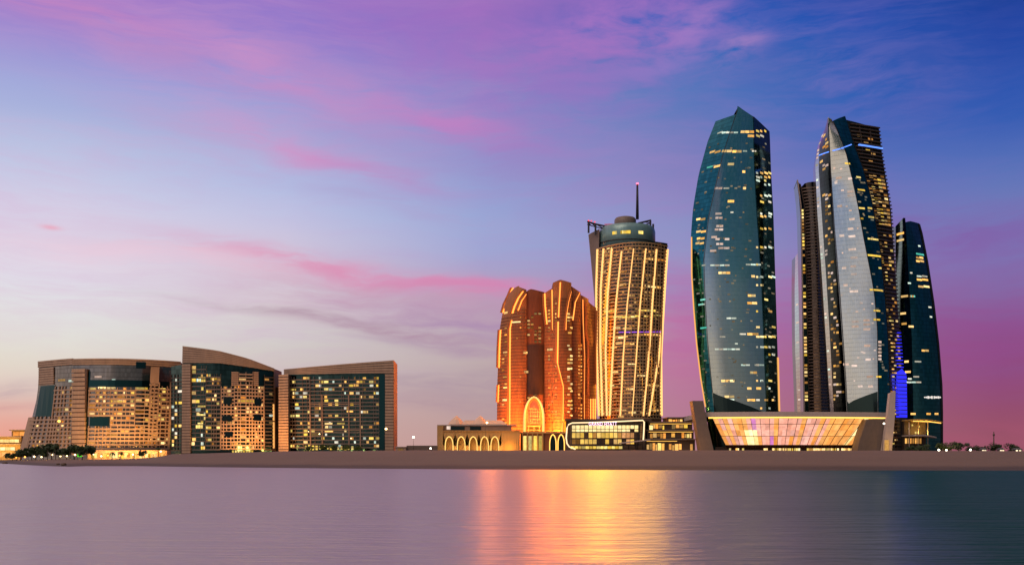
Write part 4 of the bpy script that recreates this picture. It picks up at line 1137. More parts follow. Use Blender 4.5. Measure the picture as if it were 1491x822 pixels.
mb = MB(); fin_px(mb, [(1296, 572), (1304, 569), (1303, 606), (1298, 663), (1284, 663), (1292, 610)], 862, 867); mb.build('tall_fin', PALE, T)
mb = MB(); mb.box(xof(1288, 861), xof(1294, 861), 860.6, 861, zof(656, 861), zof(640, 861)); mb.build('door_light', ORANGE_W, T)
area('podium_flood', (xof(1283, 890), 880, zof(605, 880)), (xof(1300, 862), 866, zof(580, 880)), 3, 2500, (1, .45, .08))
area('podium_flood', (xof(1299, 855), 852, zof(655, 852)), (xof(1292, 862), 862, zof(620, 862)), 2, 900, (1, .5, .1))
area('podium_flood', (xof(1012, 850), 850, zof(655, 850)), (xof(1020, 866), 866, zof(630, 866)), 3, 1500, (1, .45, .1))

for px, e, c in ((1075, 2600, (1, .62, .2)), (1095, 5200, (1, .68, .2)), (1125, 4200, (1, .66, .3)), (1160, 2600, (1, .5, .4)), (1200, 2600, (1, .5, .14)), (1240, 2200, (1, .5, .1))):
    added_sea_fill(pf, px, 612, 646, 16, e, c, 1.0)  # added fill before the podium, for its streaks on the water
area('lift_wall_sea_fill', (xof(1312, 948), 948.2, zof(572, 948)), (xof(1312, 60), 60, 10), 9, 9000, (.03, .05, 1), 38)  # unseen blue fill added for the streak on the water
area('end_wall_sea_fill', (xof(1285, 860), 858, zof(620, 858)), (xof(1285, 60), 60, 0), 5, 4200, (1, .7, .3), 5)  # unseen warm fill added to strengthen the street lamp's streak on the water

# canopy building at the foot of the right tower
T = thing('canopy_pavilion', base_of(1338, 950), 'open pavilion with two thin curved golden-lit canopies at the foot of the right tower', 'pavilion')
YC = 940
def canopy(px0, px1, tip, py0, py1, Y, name, m_, th=1.2):
    mb = MB(); top, bot = [], []
    for i in range(9):
        a = i / 8; px = px0 + (px1 - px0) * a
        wid = 16 * (1 - a ** 2 * .85)
        z_ = zof(py0 + (py1 - py0) * a - math.sin(a * math.pi) * 1.2, Y)
        top.append((xof(px, Y), wid, z_))
    for i in range(8):
        (x0, w0, z0_), (x1, w1, z1_) = top[i], top[i + 1]
        mb.hexa([(x0, Y - w0, z0_ - th), (x1, Y - w1, z1_ - th), (x1, Y + w1, z1_ - th), (x0, Y + w0, z0_ - th)], [(x0, Y - w0, z0_), (x1, Y - w1, z1_), (x1, Y + w1, z1_), (x0, Y + w0, z0_)])
    return mb.build(name, m_, T)
canopy(1319, 1371, 0, 610.5, 613.5, YC, 'canopy', stone('golden soffit', (.5, .3, .08), .5))
canopy(1319, 1362, 0, 633, 635.5, YC, 'canopy', PALE)
mb = MB(); mb.box(xof(1320, YC), xof(1352, YC), YC + 6, YC + 20, zof(662, YC), zof(613, YC)); mb.build('rear_wall', BRONZE, T)
for i in range(7):
    mb = MB(); mb.box(xof(1321.5 + i * 3.6, YC), xof(1323.6 + i * 3.6, YC), YC + 5.6, YC + 6.1, zof(645, YC), zof(637.5, YC)); mb.build('window', ORANGE_W, T)
for px, py in ((1331, 617), (1336, 628), (1326, 622), (1341, 619)):
    mb = MB(); mb.box(xof(px, YC), xof(px + 2, YC), YC + 5.6, YC + 6.1, zof(py + 2.5, YC), zof(py, YC)); mb.build('window', YELLOW, T)
for px in (1322, 1335, 1349):
    mb = MB(); mb.tube([(xof(px, YC), YC - 3, zof(662, YC)), (xof(px, YC), YC - 3, zof(612.5, YC))], .5, 8); mb.build('column', PALE, T)
mb = MB(); mb.tube([(xof(1321, YC), YC - 13.6, zof(613.4, YC)), (xof(1345, YC), YC - 12, zof(614, YC)), (xof(1368, YC), YC - 3, zof(615.6, YC))], .35, 5); mb.build('edge_light', L_GOLD, T)
area('pavilion_lamp', (xof(1340, YC), YC - 6, zof(631, YC)), (xof(1345, YC), YC - 2, zof(612, YC)), 8, 6000, (1, .6, .12))

# ------------------------------------------------------------------ the three stone hotels on the left
def striped(mb, mj, f, px0, px1, py0, py1, step, d, joint=1.0):
    """stone with dark horizontal joints (the joints are set back)"""
    y = py0
    slab_px(mj, f, px0, px1, py0 + .2, py1 - .2, -.3, d - .45)
    while y < py1 - .3:
        y2 = min(y + step - joint, py1)
        slab_px(mb, f, px0, px1, y, y2, -.2, d); y += step
def grid(th, mb, f, px0, px1, py0, py1, nc, nr, pw, sh, d, p, mats, rg, skip=(), pier=1.0):
    rh = (py1 - py0) / nr
    ws = [rg.choice((1, 1, 1.35, .8, 1.6)) for _ in range(nc)]; sm_ = sum(ws)
    cx_ = [px0 + (px1 - px0) * sum(ws[:i]) / sm_ for i in range(nc + 1)]
    for r in range(nr):
        slab_px(mb, f, px0, px1, py0 + rh * (r + 1 - sh), py0 + rh * (r + 1), -.2, d)
        for c in range(nc):
            if (r, c) in skip: continue
            if rg.random() < (p(r / nr, c / nc) if callable(p) else p):
                x, cw = cx_[c], cx_[c + 1] - cx_[c]
                wd = cw - pw
                a = x + pw / 2 + (wd * .15 if rg.random() < .4 else 0)
                pane(th, f, a, x + cw - pw / 2 - (wd * .3 if rg.random() < .3 else 0), py0 + rh * r + .35, py0 + rh * (r + 1 - sh), rg.choice(mats), .1)
    if pw > .2:
        for c in range(nc + 1):
            if 0 < c < nc and rg.random() > pier: continue
            x = cx_[c]; slab_px(mb, f, x - pw / 2, x + pw / 2, py0, py1, -.2, d * .85)

RH = random.Random(21)
# --- A: long convex hotel
T = thing('curved_hotel', base_of(160, 990), 'long convex beige hotel with a flared left end and warm lit balconies', 'hotel')
A1 = Face([(524, 57), (572, 55), (655, 35), (672, 31)], [(524, 107), (655, 101), (672, 101)], [(0, 527), (1, 528)], 670, 1004, 972, 2, 985, 8)
A2 = Face([(524, 107), (655, 101), (672, 101)], [(524, 263), (672, 256)], [(0, 526.5), (1, 525)], 670, 972, 1000, 16, 985, 16)
mb = MB(); surf(mb, A1, 8); surf(mb, A2, 8); mb.build('glazing', G_HOTEL, T)
roof_and_rear(T, [A1, A2], 45, BEIGE_B, .9, 0)
st, jt = MB(), MB()
striped(st, jt, A1, 57.2, 107, 523.5, 533, 3.2, 1.6, .8)
striped(st, jt, A2, 107, 262, 522, 531.5, 3.2, 1.6, .8)
striped(st, jt, A1, 57.4, 79, 535, 560, 3.4, 1.0, .8)
striped(st, jt, A2, 107.5, 126, 537, 662, 6.4, 3.0, 1.5)
st.build('stone_bands', BEIGE, T); jt.build('stone_joints', DARKSTRIPE, T)
for f, a, b_, y0, y1, d in ((A1, 56.6, 79, 561, 606, .4), (A2, 128, 246, 553, 563, .4), (A2, 198, 212, 527, 536, 1.9), (A2, 131, 160, 606, 620, .5), (A2, 247, 262, 530, 662, .5), (A2, 126, 129, 540, 660, .4)):
    mb = MB(); slab_px(mb, f, a, b_, y0, y1, -.1, d); mb.build('teal_glazing', G_HTEAL, T)
fr = MB()
grid(T, fr, A1, 79.5, 106.5, 562, 606, 5, 7, 1.0, .30, 1.0, .22, [WARM_DIM, WARM], RH)
grid(T, fr, A1, 44, 106, 606, 652, 11, 8, 1.6, .42, 1.2, lambda r, c: .10 if r < .7 else .4, [WARM, WARM_DIM, ORANGE_W], RH)
slab_px(fr, A1, 36, 46, 607, 655, -.2, .8)
grid(T, fr, A2, 130, 196, 563.5, 606, 11, 7, .9, .44, 1.5, .42, [WARM, YELLOW, WARM_DIM, ORANGE_W], RH)
grid(T, fr, A2, 161, 196, 606, 620, 6, 2, .9, .44, 1.5, .4, [WARM, ORANGE_W], RH)
grid(T, fr, A2, 129, 196, 620, 654, 10, 6, 1.0, .52, 1.6, .16, [ORANGE_W, WARM_DIM], RH)
grid(T, fr, A2, 197, 217, 563, 620, 2, 10, .5, .34, 1.5, .42, [WARM, YELLOW, WARM_DIM], RH)
grid(T, fr, A2, 196, 228, 620, 654, 4, 6, 1.4, .5, 1.6, .2, [ORANGE_W], RH)
grid(T, fr, A2, 217.5, 229, 556, 654, 2, 18, 1.6, .5, 1.8, .2, [ORANGE_W, WARM], RH)
grid(T, fr, A2, 229, 246, 562, 654, 3, 16, .9, .38, 1.2, .35, [WARM, YELLOW, WARM_DIM], RH)
slab_px(fr, A2, 219, 231, 534, 558, -.2, 1.4)
slab_px(fr, A2, 246, 248, 556, 654, -.2, 1.6)
fr.build('balconies', BEIGE, T)
for x0, x1, y, m_ in ((85, 95, 553, WARM_DIM), (100, 107, 554, COOL), (138, 148, 548, PINKISH), (163, 168, 553, COOL), (143, 154, 564, WARM), (155, 168, 564.5, WARM), (64, 72, 577, WARM_DIM), (173, 181, 581, COOL), (147, 156, 559, WARM_DIM)):
    pane(T, A1 if x1 < 108 else A2, x0, x1, y - 1.5, y + 1.5, m_)
flush_panes(T)
# ground floor: lit arcade
gl = Face(127, 243, 655, 671, 950, 955, 8, 955, 12)
mb = MB(); surf(mb, gl, 2); bk = rear(mb, gl, gl, 14, pinch=1.0); cap(mb, [gl], bk, 0); ar_ = mb.build('ground_arcade', BEIGE_B, T)
for i in range(26):
    x = 129 + i * 4.35
    mb = MB(); slab_px(mb, gl, x, x + RH.choice((2, 3, 3.6)), 657.5 + RH.random() * 3, 665 + RH.random() * 2, -.1, .3); mb.build('lit_opening', RH.choice((YELLOW, WARM, ORANGE_W)), ar_)
for px, en in ((72, 2500), (114, 9000), (145, 13000), (170, 13000), (196, 13000), (222, 26000), (238, 8000)):
    area('terrace_flood', (xof(px, 928), 930, 7), (xof(px, 960), 966, 34), 5, en, (1, .48, .12))

# --- B: hotel with sloping cornice
T = thing('sloped_hotel', base_of(325, 900), 'beige hotel whose tall cornice slopes down to the right, middle of the three hotels', 'hotel')
B1 = Face([(505, 267), (660, 263)], [(505, 396), (541, 399), (660, 400)], [(0, 505), (.4, 512), (.72, 522), (1, 535)], 664, 892, 908, 8, 900, 16)
mb = MB(); surf(mb, B1, 8); mb.build('glazing', G_HDARK, T)
roof_and_rear(T, [B1], 40, BEIGE_B, .95, 0)
st, jt = MB(), MB()
n_ = 7
for i in range(n_):     # tapering cornice, striped
    vs = []
    for j in range(13):
        u = j / 12; t0 = tab(B1.top, u); b0 = 530 + max(0, u - .4) * 15
        ya = t0 + (b0 - t0) * i / n_; yb = t0 + (b0 - t0) * (i + .78) / n_
        vs += [B1.pt(u, ya, -.2), B1.pt(u, ya, 1.5), B1.pt(u, yb, 1.5), B1.pt(u, yb, -.2)]
    st.mesh(vs, [(0, 1, 2, 3), (51, 50, 49, 48)] + [(4 * a + k, 4 * a + 4 + k, 4 * a + 4 + (k + 1) % 4, 4 * a + (k + 1) % 4) for a in range(12) for k in range(4)])
vs = []
for j in range(13):
    u = j / 12; t0 = tab(B1.top, u) + .3; b0 = 529.7 + max(0, u - .4) * 15
    vs += [B1.pt(u, t0, -.1), B1.pt(u, t0, 1.0), B1.pt(u, b0, 1.0), B1.pt(u, b0, -.1)]
jt.mesh(vs, [(0, 1, 2, 3), (51, 50, 49, 48)] + [(4 * a + k, 4 * a + 4 + k, 4 * a + 4 + (k + 1) % 4, 4 * a + (k + 1) % 4) for a in range(12) for k in range(4)])
striped(st, jt, B1, 266.6, 278.5, 530, 660, 4.2, 2.2, 1.0)
striped(st, jt, B1, 337, 347, 541, 562, 3, 1.0, .9)
striped(st, jt, B1, 369, 376, 541, 562, 3, 1.0, .9)
st.build('stone_bands', BEIGE, T); jt.build('stone_joints', DARKSTRIPE, T)
fr = MB()
grid(T, fr, B1, 279, 300, 532, 655, 4, 20, .3, .2, .6, .3, [WARM, YELLOW, COOL], RH)
grid(T, fr, B1, 300, 321, 544, 655, 5, 19, .4, .32, 1.5, .28, [WARM, WARM_DIM, YELLOW], RH, pier=.4)
fr.build('dark_balconies', TAUPE, T)
fr = MB()
grid(T, fr, B1, 322, 341, 562, 654, 4, 18, 1.2, .36, 1.3, .18, [WARM_DIM, WARM], RH)
grid(T, fr, B1, 341, 367, 556, 654, 5, 19, 1.0, .36, 1.5, .3, [WARM, WARM_DIM, ORANGE_W], RH)
grid(T, fr, B1, 367, 384, 562, 654, 4, 18, 1.2, .36, 1.3, .2, [WARM_DIM, WARM], RH)
grid(T, fr, B1, 348, 368, 541, 555, 2, 3, .4, .4, 1.2, .1, [WARM_DIM], RH)
fr.build('balconies', BEIGE, T)
fr = MB()
grid(T, fr, B1, 385, 398.5, 545, 655, 2, 21, .4, .34, 1.3, .12, [WARM_DIM, COOL], RH, pier=.4)
fr.build('end_balconies', BRONZE, T)
mb = MB()
for a, b_, y0, y1 in ((326, 338, 578, 588), (324, 338, 605, 613), (370, 380, 580, 590), (369, 380, 603, 612), (328, 339, 628, 635)): mb = MB(); slab_px(mb, B1, a, b_, y0, y1, .2, 1.7); mb.build('sky_garden', G_DARK, T)
mb = MB(); ribbon(mb, B1, [(397.6, 588), (397.8, 612)], 1.4, .2, 1.9); ribbon(mb, B1, [(397.8, 614), (398, 652)], 1.6, .2, 1.9); mb.build('edge_light', L_SOFT, T)
for a, b_, y in ((289, 299, 550), (289, 299, 554.5), (288, 300, 591.5), (288, 299, 604), (288, 296, 616.5), (307, 316, 551), (346, 370, 583)): pane(T, B1, a, b_, y - 1.7, y + 1.7, YELLOW)
for i in range(8): pane(T, B1, 338 + i * 4, 340.5 + i * 4, 655, 660, YELLOW)
flush_panes(T)
BL = Face(249, 267.5, [(0, 531), (1, 529)], 664, 915, 905, 0, 900, 4)
mb = MB(); surf(mb, BL, 6); bk = rear(mb, BL, BL, 30, pinch=1); cap(mb, [BL], bk, 0); mb.build('side_wing', G_DARK, T)
fr = MB(); grid(T, fr, BL, 250, 266.5, 545, 656, 3, 20, .5, .25, .8, .24, [WARM, YELLOW, COOL], RH); fr.build('dark_balconies', BRONZE, T); flush_panes(T)
area('terrace_flood', (xof(352, 870), 872, 12), (xof(355, 900), 898, 60), 6, 22000, (1, .42, .10))
area('terrace_flood', (xof(372, 870), 872, 12), (xof(378, 900), 898, 60), 6, 18000, (1, .42, .10))

# --- C: hotel with cornice rising to the right
T = thing('sloped_hotel', base_of(490, 900), 'dark glass hotel with a beige cornice rising to the right, rightmost of the three', 'hotel')
C1 = Face([(525, 414), (660, 417)], 573.5, [(0, 536.5), (1, 525)], 664, 905, 893, 4, 898, 16)
mb = MB(); surf(mb, C1, 8); mb.build('glazing', G_HDARK, T)
roof_and_rear(T, [C1], 40, BEIGE_B, .97, 0)
st, jt = MB(), MB()
n_ = 5
for i in range(n_):
    vs = []
    for u in (0, .25, .5, .75, 1):
        t0 = tab(C1.top, u); ya = t0 + (544.5 - t0) * i / n_; yb = t0 + (544.5 - t0) * (i + .76) / n_
        vs += [C1.pt(u, ya, -.2), C1.pt(u, ya, 1.5), C1.pt(u, yb, 1.5), C1.pt(u, yb, -.2)]
    st.mesh(vs, [(0, 1, 2, 3), (19, 18, 17, 16)] + [(4 * a + k, 4 * a + 4 + k, 4 * a + 4 + (k + 1) % 4, 4 * a + (k + 1) % 4) for a in range(4) for k in range(4)])
slab(jt, C1, 0, 1, 537, 544.2, -.2, .9)
striped(st, jt, C1, 561, 573.2, 544.6, 662, 4.4, 1.8, 1.0)
st.build('stone_bands', BEIGE, T); jt.build('stone_joints', DARKSTRIPE, T)
fr = MB()
dm = lambda r, c: .26 if r < .3 else (.13 if r < .7 else .2)
grid(T, fr, C1, 421, 452, 548, 652, 6, 19, .4, .30, 1.3, dm, [YELLOW, WARM, COOL], RH, pier=.4)
grid(T, fr, C1, 453, 508, 548, 652, 12, 19, .45, .30, 1.3, dm, [YELLOW, WARM, WARM_DIM, COOL], RH, pier=.4)
grid(T, fr, C1, 509, 552, 548, 652, 9, 19, .4, .30, 1.3, dm, [WARM, YELLOW, COOL, WARM_DIM], RH, pier=.4)
fr.build('balconies', TAUPE, T)
mb = MB()
for x in (452.5, 470, 508.5, 525): slab_px(mb, C1, x - .8, x + .8, 574, 652, -.2, 1.5)
for y in (588, 607, 626): slab_px(mb, C1, 452, 526, y - .6, y + .6, -.2, 1.45)
mb.build('frame', BEIGE_B, T)
mb = MB(); slab_px(mb, C1, 552.5, 560.5, 545, 655, -.1, .6); mb.build('teal_glazing', G_HTEAL, T)
for a, b_, y in ((424, 431, 567), (422, 430, 605), (473, 484, 616.5), (491, 502, 616.5), (505, 514, 598), (508, 514, 561), (515, 522, 560.5), (528, 533, 551), (472, 478, 555.5), (472, 478, 566), (547, 554, 637.5), (473, 485, 628)): pane(T, C1, a, b_, y - 1.6, y + 1.6, RH.choice((YELLOW, WARM)))
for i in range(14): pane(T, C1, 444 + i * 5.2, 447 + i * 5.2, 648 + RH.random() * 2, 653 + RH.random() * 2, YELLOW)
flush_panes(T)
CL = Face(406.5, 420.5, 545, 664, 901, 896, 0, 898, 3)
mb = MB(); surf(mb, CL, 6); bk = rear(mb, CL, CL, 20, pinch=1); cap(mb, [CL], bk, 0); sw = mb.build('side_wing', DARKSTRIPE, T)
st, jt = MB(), MB(); striped(st, jt, CL, 406.6, 420.4, 545, 660, 4.2, .9, 1.2); st.build('stone_bands', BEIGE, T)
CK = Face(401, 407, 563, 664, 915, 912, 0, 912, 2)
mb = MB(); surf(mb, CK, 6); bk = rear(mb, CK, CK, 16, pinch=1); cap(mb, [CK], bk, 0); mb.build('dark_wing', BRONZE, T)
area('terrace_flood', (xof(411, 870), 876, 11), (xof(412, 896), 896, 45), 3, 9000, (1, .40, .08))

# ------------------------------------------------------------------ far left golden terraces
T = thing('terraced_building', base_of(8, 1050), 'low stepped building flooded with golden light at the left end of the shore', 'building')
YG = 1050
mb = MB()
for a, b_, y0, y1, dd in ((-60, 30, 672, 647, 0), (-60, 27, 647, 636, 6), (10, 33, 640, 626, 10)): mb.box(xof(a, YG), xof(b_, YG), YG + dd, YG + 40, zof(y0, YG), zof(y1, YG))
mb.build('walls', GOLD_ST, T)
mb = MB()
for a, b_, y, dd in ((-60, 32, 646.6, -3), (-60, 29, 635.6, 2), (8, 35, 625.6, 7)): mb.box(xof(a, YG), xof(b_, YG), YG + dd, YG + 40.3, zof(y + .4, YG), zof(y - 1, YG))
mb.build('roof_slabs', BEIGE, T)
for a, b_, y0, y1, dd, m_ in ((-50, 24, 639, 643.5, 5.6, P_YE), (12, 31, 628, 633.5, 9.6, P_OR), (-50, 22, 650.5, 655, -.4, P_YE), (-50, 18, 658, 664, -.4, P_OR)):
    k = int((b_ - a) / 7)
    for i in range(k):
        mb = MB(); w = (b_ - a) / k; mb.box(xof(a + w * i + .4, YG), xof(a + w * (i + 1) - .4, YG), YG + dd, YG + dd + .3, zof(y1, YG), zof(y0, YG)); mb.build('window', m_, T)
area('terrace_flood', (xof(10, 1030), 1030, 12), (xof(12, 1052), 1052, 22), 8, 7000, (1, .6, .16))
area('terrace_flood', (xof(-20, 1030), 1030, 12), (xof(-15, 1052), 1052, 22), 8, 7000, (1, .6, .16))

# ------------------------------------------------------------------ lamps, trees, small things
def lamp(px, Y, h, label, m_=L_LAMP, r=.55, group=None, arm=True):
    z0 = ground_z(px, Y); x = xof(px, Y)
    o = thing('street_lamp', (x, Y, z0), label, 'street lamp', group)
    mb = MB(); mb.tube([(x, Y, z0 - .5), (x, Y, z0 + h)], .16, 6, r2=.09)
    if arm: mb.tube([(x, Y, z0 + h), (x + .5, Y, z0 + h + .35), (x + 1.1, Y, z0 + h + .4)], .08, 5)
    mb.lathe((x, Y), [(.3, z0 - .3), (.3, z0 + .5), (.2, z0 + .6)], 8)
    mb.build('pole', DARKMETAL, o)
    hx = x + (1.2 if arm else 0)
    mb = MB(); mb.lathe((hx, Y), [(.1, z0 + h - r * .2), (r, z0 + h + r * .4), (r * .95, z0 + h + r * .9), (.15, z0 + h + r * 1.6)], 10); mb.build('lamp_head', m_, o)
    return o
lamp(560, 840, zof(625, 840) - ground_z(560, 840), 'tall street lamp before the right corner of the dark glass hotel', L_LAMP, .95)
lamp(602, 820, zof(637, 820) - ground_z(602, 820), 'white globe lamp on a low post in the gap beside the arcade hall', L_LAMPW, .9, arm=False)
lamp(447, 850, zof(628, 850) - ground_z(447, 850), 'slim lamp post before the left part of the dark glass hotel', L_LAMP, .35)
lamp(463, 850, zof(632, 850) - ground_z(463, 850), 'shorter lamp post before the dark glass hotel, second from its left', L_LAMP, .5)
lamp(509, 850, zof(638, 850) - ground_z(509, 850), 'short lamp post before the middle of the dark glass hotel', L_LAMP, .4)
lamp(627, 840, 2.6, 'low lamp on the sand edge at the left corner of the arcade hall', L_LAMPW, .8, arm=False)
lamp(1285, 845, zof(617, 845) - ground_z(1285, 845), 'white street lamp before the brown end wall of the glowing podium', L_LAMPW, .8)
lamp(86, 930, zof(614, 930) - ground_z(86, 930), 'bright orange lamp on a tall post before the left end of the curved hotel', glow('orange globe', (1, .42, .06), 6), 1.3, arm=False)
lamp(707, 876, zof(616, 876) - ground_z(707, 876), 'lamp post rising in front of the arcade hall roof', L_LAMP, .9)
for px, Y in ((1367, 760), (1378, 770), (1413, 730)):
    lamp(px, Y, 1.2, 'low white lamp on the beach edge right of the right tower', L_LAMPW, .8, 'low lamps along the right beach edge', arm=False)
for px, Y in ((40, 892), (68, 895), (98, 893), (140, 900), (190, 905)):
    l = bpy.data.lights.new('tree_lamp', 'POINT'); l.energy = 2600; l.color = (1, .5, .12); l.shadow_soft_size = .5
    o = bpy.data.objects.new('tree_lamp', l); COL.objects.link(o); o.location = (xof(px, Y), Y, ground_z(px, Y) + 3.2)
rt = random.Random(9)
for i in range(18):
    px = 24 + i * 12.3 + rt.uniform(-3, 3); Y = rt.uniform(850, 905)
    lamp(px, Y, rt.uniform(2.0, 4.2), 'small warm terrace lamp among the trees before the curved hotel', rt.choice((L_LAMP, L_LAMP, glow('amber globe', (1, .36, .05), 6))), rt.uniform(.45, .8), 'terrace lamps before the curved hotel', arm=False)

m, t, out = mat('foliage')
r = t.n('ShaderNodeNewGeometry').outputs['Random Per Island']
col = t.mix(r, (.012, .028, .008, 1), (.05, .085, .02, 1))
principled(t, out, Base_Color=col, Roughness=.7)
LEAF = m
def crown_mb(rg, c, rx, rz, n, leaf):
    mb = MB()
    lob = [(Vector((rg.gauss(0, .45) * rx, rg.gauss(0, .45) * rx, rg.uniform(-.45, .55) * rz)), rg.uniform(.32, .6)) for _ in range(9)]
    for i in range(n):
        o, s_ = rg.choice(lob)
        d = Vector((rg.gauss(0, 1), rg.gauss(0, 1), rg.gauss(0, 1))).normalized() * rg.random() ** .4
        p = Vector(c) + o + Vector((d.x * rx * s_, d.y * rx * s_, d.z * rz * s_))
        a = Vector((rg.gauss(0, 1), rg.gauss(0, 1), rg.gauss(0, 1))).normalized()
        b_ = a.orthogonal().normalized(); L_ = leaf * rg.uniform(.6, 1.4)
        mb.face([p - a * L_, p + b_ * L_ * .5, p + a * L_, p - b_ * L_ * .5])
    return mb
def tree(px, Y, h, w, label, group=None, seed=0, name='tree', low=False):
    rg = random.Random(seed); x, z0 = xof(px, Y), ground_z(px, Y)
    o = thing(name, (x, Y, z0), label, 'tree', group)
    h *= 1.4; w *= 1.15
    tr = MB(); tr.tube([(x, Y, z0 - .5), (x + rg.uniform(-.2, .2), Y, z0 + h * .25), (x + rg.uniform(-.3, .3), Y, z0 + h * .55)], .035 * h, 7, r2=.015 * h)
    for k in range(5):
        a = rg.uniform(0, 6.28); tr.tube([(x, Y, z0 + h * .3), (x + math.cos(a) * w * .28, Y + math.sin(a) * w * .28, z0 + h * rg.uniform(.5, .8))], .014 * h, 5, r2=.005 * h)
    tr.build('trunk', BARK, o)
    crown_mb(rg, (x, Y, z0 + h * (.48 if low else .62)), w * .52, h * (.52 if low else .40), 1000 if low else 650, (.075 if low else .09) * h).build('crown', LEAF, o)
    return o
def palm(px, Y, h, label, group=None, seed=0):
    rg = random.Random(seed); x, z0 = xof(px, Y), ground_z(px, Y)
    o = thing('palm_tree', (x, Y, z0), label, 'palm', group)
    lx = rg.uniform(-.5, .5); top = Vector((x + lx, Y, z0 + h))
    tr = MB(); tr.tube([(x, Y, z0 - .5), (x + lx * .4, Y, z0 + h * .5), top], .3, 7, r2=.2); tr.build('trunk', BARK, o)
    cr = MB()
    for k in range(22):
        a = rg.uniform(0, 6.28); up = rg.uniform(-.2, .9); L_ = rg.uniform(2.2, 3.2)
        d = Vector((math.cos(a), math.sin(a), 0)); side = Vector((-d.y, d.x, 0))
        pts = [top + d * L_ * q + Vector((0, 0, L_ * (up * q - 1.0 * q * q))) for q in (0, .25, .5, .75, 1)]
        for i, (p, q) in enumerate(zip(pts, pts[1:])):
            wa_, wb_ = (.1, .5, .55, .4, .05)[i], (.1, .5, .55, .4, .05)[i + 1]
            for s_ in (-1, 1): cr.face([p, q, q + side * s_ * wb_ - Vector((0, 0, wb_ * .5)), p + side * s_ * wa_ - Vector((0, 0, wa_ * .5))])
    cr.build('crown', LEAF, o)
GT = 'trees before the curved hotel'
for i, (px, h, w) in enumerate(((18, 5, 7), (30, 8.5, 9), (41, 6.5, 8), (52, 9, 9), (63, 6.5, 8), (75, 9.5, 9), (86, 7, 8), (97, 7, 8), (108, 9.5, 9), (120, 9, 8), (134, 8, 7), (207, 5, 6))):
    tree(px, 872 + rt.uniform(-14, 10), h, w, 'dark bushy tree in the lamplit row before the curved hotel', GT, 100 + i)
for i, (px, h) in enumerate(((25, 8), (46, 10.5), (69, 11), (81, 11.5), (102, 11), (127, 11), (163, 6), (231, 7), (176, 6))):
    palm(px, 860 + rt.uniform(-6, 12), h, 'palm tree in the lamplit row before the curved hotel', 'palms before the curved hotel', 40 + i)
for i, (px, h, w) in enumerate(((450, 4, 5), (470, 5, 6), (487, 4.5, 6), (505, 5, 6), (520, 4, 6))):
    tree(px, 868, h, w, 'small lamplit bush at the foot of the dark glass hotel', 'bushes before the dark glass hotel', 150 + i, 'bush')
for px in (455, 480, 505, 525): area('garden_lamp', (xof(px, 858), 856, 9.5), (xof(px, 870), 872, 11), 1.5, 500, (1, .70, .2))
tree(1375, 800, 6, 9, 'yellow-lit broad tree right beside the foot of the right tower', None, 201, low=True)
tree(1396, 790, 6.5, 11, 'dark rounded tree standing alone right of the yellow-lit tree', None, 202, low=True)
tree(1345, 860, 6, 10, 'dark low tree in front of the canopy pavilion', None, 203, low=True)
tree(1412, 1150, 6, 10, 'low dark tree between the lone rounded tree and the white lit pavilion', None, 208, low=True)
tree(1328, 865, 4.6, 9, 'smaller low tree at the left end of the canopy pavilion', None, 207, low=True)
tree(1446, 1100, 8, 12, 'dark tree at the foot of the thin mast', None, 204, low=True)
tree(1475, 1150, 8, 13, 'dark tree clump at the right edge of the beach', None, 205, low=True)
tree(1424, 1180, 7, 11, 'low dark tree beside the white lit pavilion', None, 206, low=True)
area('garden_lamp', (xof(1375, 780), 782, 10), (xof(1375, 800), 800, 12), 2, 2500, (1, .62, .12))
x, z0 = xof(1447, 1120), ground_z(1447, 1120)
o = thing('radio_mast', (x, 1120, z0), 'thin grey mast standing alone against the pink sky at far right', 'mast')
mb = MB(); mb.tube([(x, 1120, z0 - 1), (x, 1120, zof(628, 1120))], .9, 6, r2=.45); mb.build('pole', CONC, o)
mb = MB(); mb.lathe((x, 1120), [(.9, zof(634, 1120)), (1.3, zof(632.6, 1120)), (.9, zof(631, 1120))], 8); mb.build('antenna_ring', CONC, o)
for px, w, lb_, mm in ((1433, 7, 'small white lit pavilion left of the thin mast', L_LAMPW), (1459, 7, 'small warm lit pavilion just right of the thin mast', L_LAMP), (1483, 11, 'wider yellow-lit pavilion at the far right edge', YELLOW)):
    Y = 1060; x = xof(px, Y); z0 = ground_z(px, Y); k = Y / F
    o = thing('beach_pavilion', (x, Y, z0), lb_, 'pavilion')
    mb = MB(); mb.box(x - w * .5 * k, x + w * .5 * k, Y, Y + 6, z0 - 1, z0 + 4); mb.build('walls', CONC, o)
    mb = MB(); mb.hexa([(x - w * .6 * k, Y - 1, z0 + 4), (x + w * .6 * k, Y - 1, z0 + 4), (x + w * .6 * k, Y + 7, z0 + 4), (x - w * .6 * k, Y + 7, z0 + 4)], [(x - w * .3 * k, Y + 2, z0 + 5.6), (x + w * .3 * k, Y + 2, z0 + 5.6), (x + w * .3 * k, Y + 4, z0 + 5.6), (x - w * .3 * k, Y + 4, z0 + 5.6)]); mb.build('roof', DARKROOF, o)
    for s_ in (-1, 1):
        mb = MB(); mb.box(x + s_ * w * .22 * k - 1, x + s_ * w * .22 * k + 1, Y - .2, Y + .1, z0 + .8, z0 + 3.4); mb.build('window', lit('pavilion window', (1, .7, .35), (1, .85, .6), 1.2, 2.2), o)
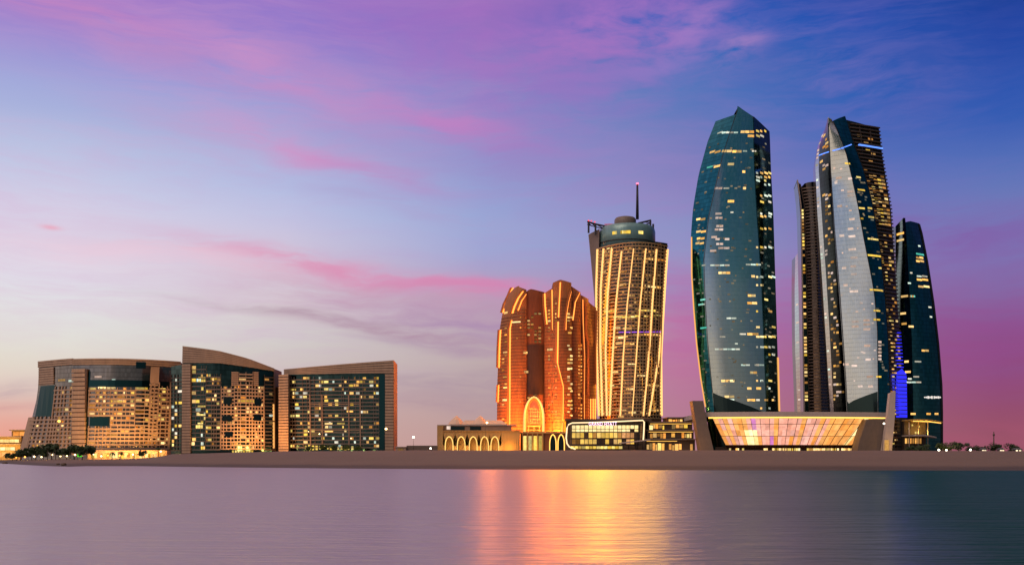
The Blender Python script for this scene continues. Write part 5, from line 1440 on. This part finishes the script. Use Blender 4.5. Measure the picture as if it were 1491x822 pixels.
# low wall and kiosk in the gap between hotel and hall
o = thing('boundary_wall', base_of(605, 870), 'low plain wall closing the gap between the dark glass hotel and the arcade hall', 'wall')
mb = MB(); mb.box(xof(592, 870), xof(637, 870), 870, 871, zof(662, 870), zof(648.5, 870)); mb.build('wall', CONC, o)
mb = MB(); mb.box(xof(591.5, 870), xof(637.3, 870), 869.7, 871.3, zof(648.5, 870), zof(648, 870)); mb.build('coping', PALE, o)
o = thing('kiosk', base_of(583, 866), 'small warm lit kiosk at the foot of the dark glass hotel corner', 'kiosk')
mb = MB(); mb.box(xof(576, 866), xof(591, 866), 866, 872, zof(662, 866), zof(650.5, 866)); mb.build('walls', BEIGE, o)
mb = MB(); mb.box(xof(575.4, 866), xof(591.4, 866), 865, 873, zof(650.5, 866), zof(649.6, 866)); mb.build('roof', PALE, o)
mb = MB(); mb.box(xof(580, 866), xof(587, 866), 865.7, 866.1, zof(656, 866), zof(652.4, 866)); mb.build('window', WARM_DIM, o)
# green lit screen among the trees
Y = 862; o = thing('lit_screen', base_of(116, Y), 'upright green glowing screen among the trees before the curved hotel', 'sign')
mb = MB(); mb.box(xof(112.4, Y), xof(119.6, Y), Y, Y + .4, zof(664.5, Y), zof(656.3, Y)); mb.build('screen', L_GREEN, o)
mb = MB()
for a in (112, 119.6): mb.box(xof(a, Y), xof(a + .5, Y), Y - .05, Y + .5, ground_z(116, Y) - .5, zof(656, Y))
mb.box(xof(112, Y), xof(120.1, Y), Y - .06, Y + .51, zof(656, Y), zof(655.5, Y)); mb.build('frame', DARKMETAL, o)
# rocks at the waterline
for px, py, s_, lb_ in ((7, 674.6, 1.2, 'small dark rock at the waterline on the far left'), (92, 678.4, .9, 'low rock on the tip of the sand spit'), (84, 678, .6, 'tiny rock beside the rock on the sand spit')):
    Y = H * F / (py - HY); x = xof(px, Y)
    bm = bmesh.new(); bmesh.ops.create_icosphere(bm, subdivisions=3, radius=1)
    rg = random.Random(px)
    for v in bm.verts:
        q = v.co.copy(); k = 1 + .22 * math.sin(q.x * 3 + rg.random() * .4) + .15 * math.sin(q.y * 5 + q.z * 3)
        v.co = Vector((q.x * k * 1.7, q.y * k * 1.1, q.z * k * .8)) * s_
    me = bpy.data.meshes.new('rock'); bm.to_mesh(me); bm.free(); me.materials.append(MATS['bark'])
    o = bpy.data.objects.new('rock', me); COL.objects.link(o); o.location = (x, Y, .1 + max(0, ground_z(px, Y)))
    tag(o, lb_, 'rock')
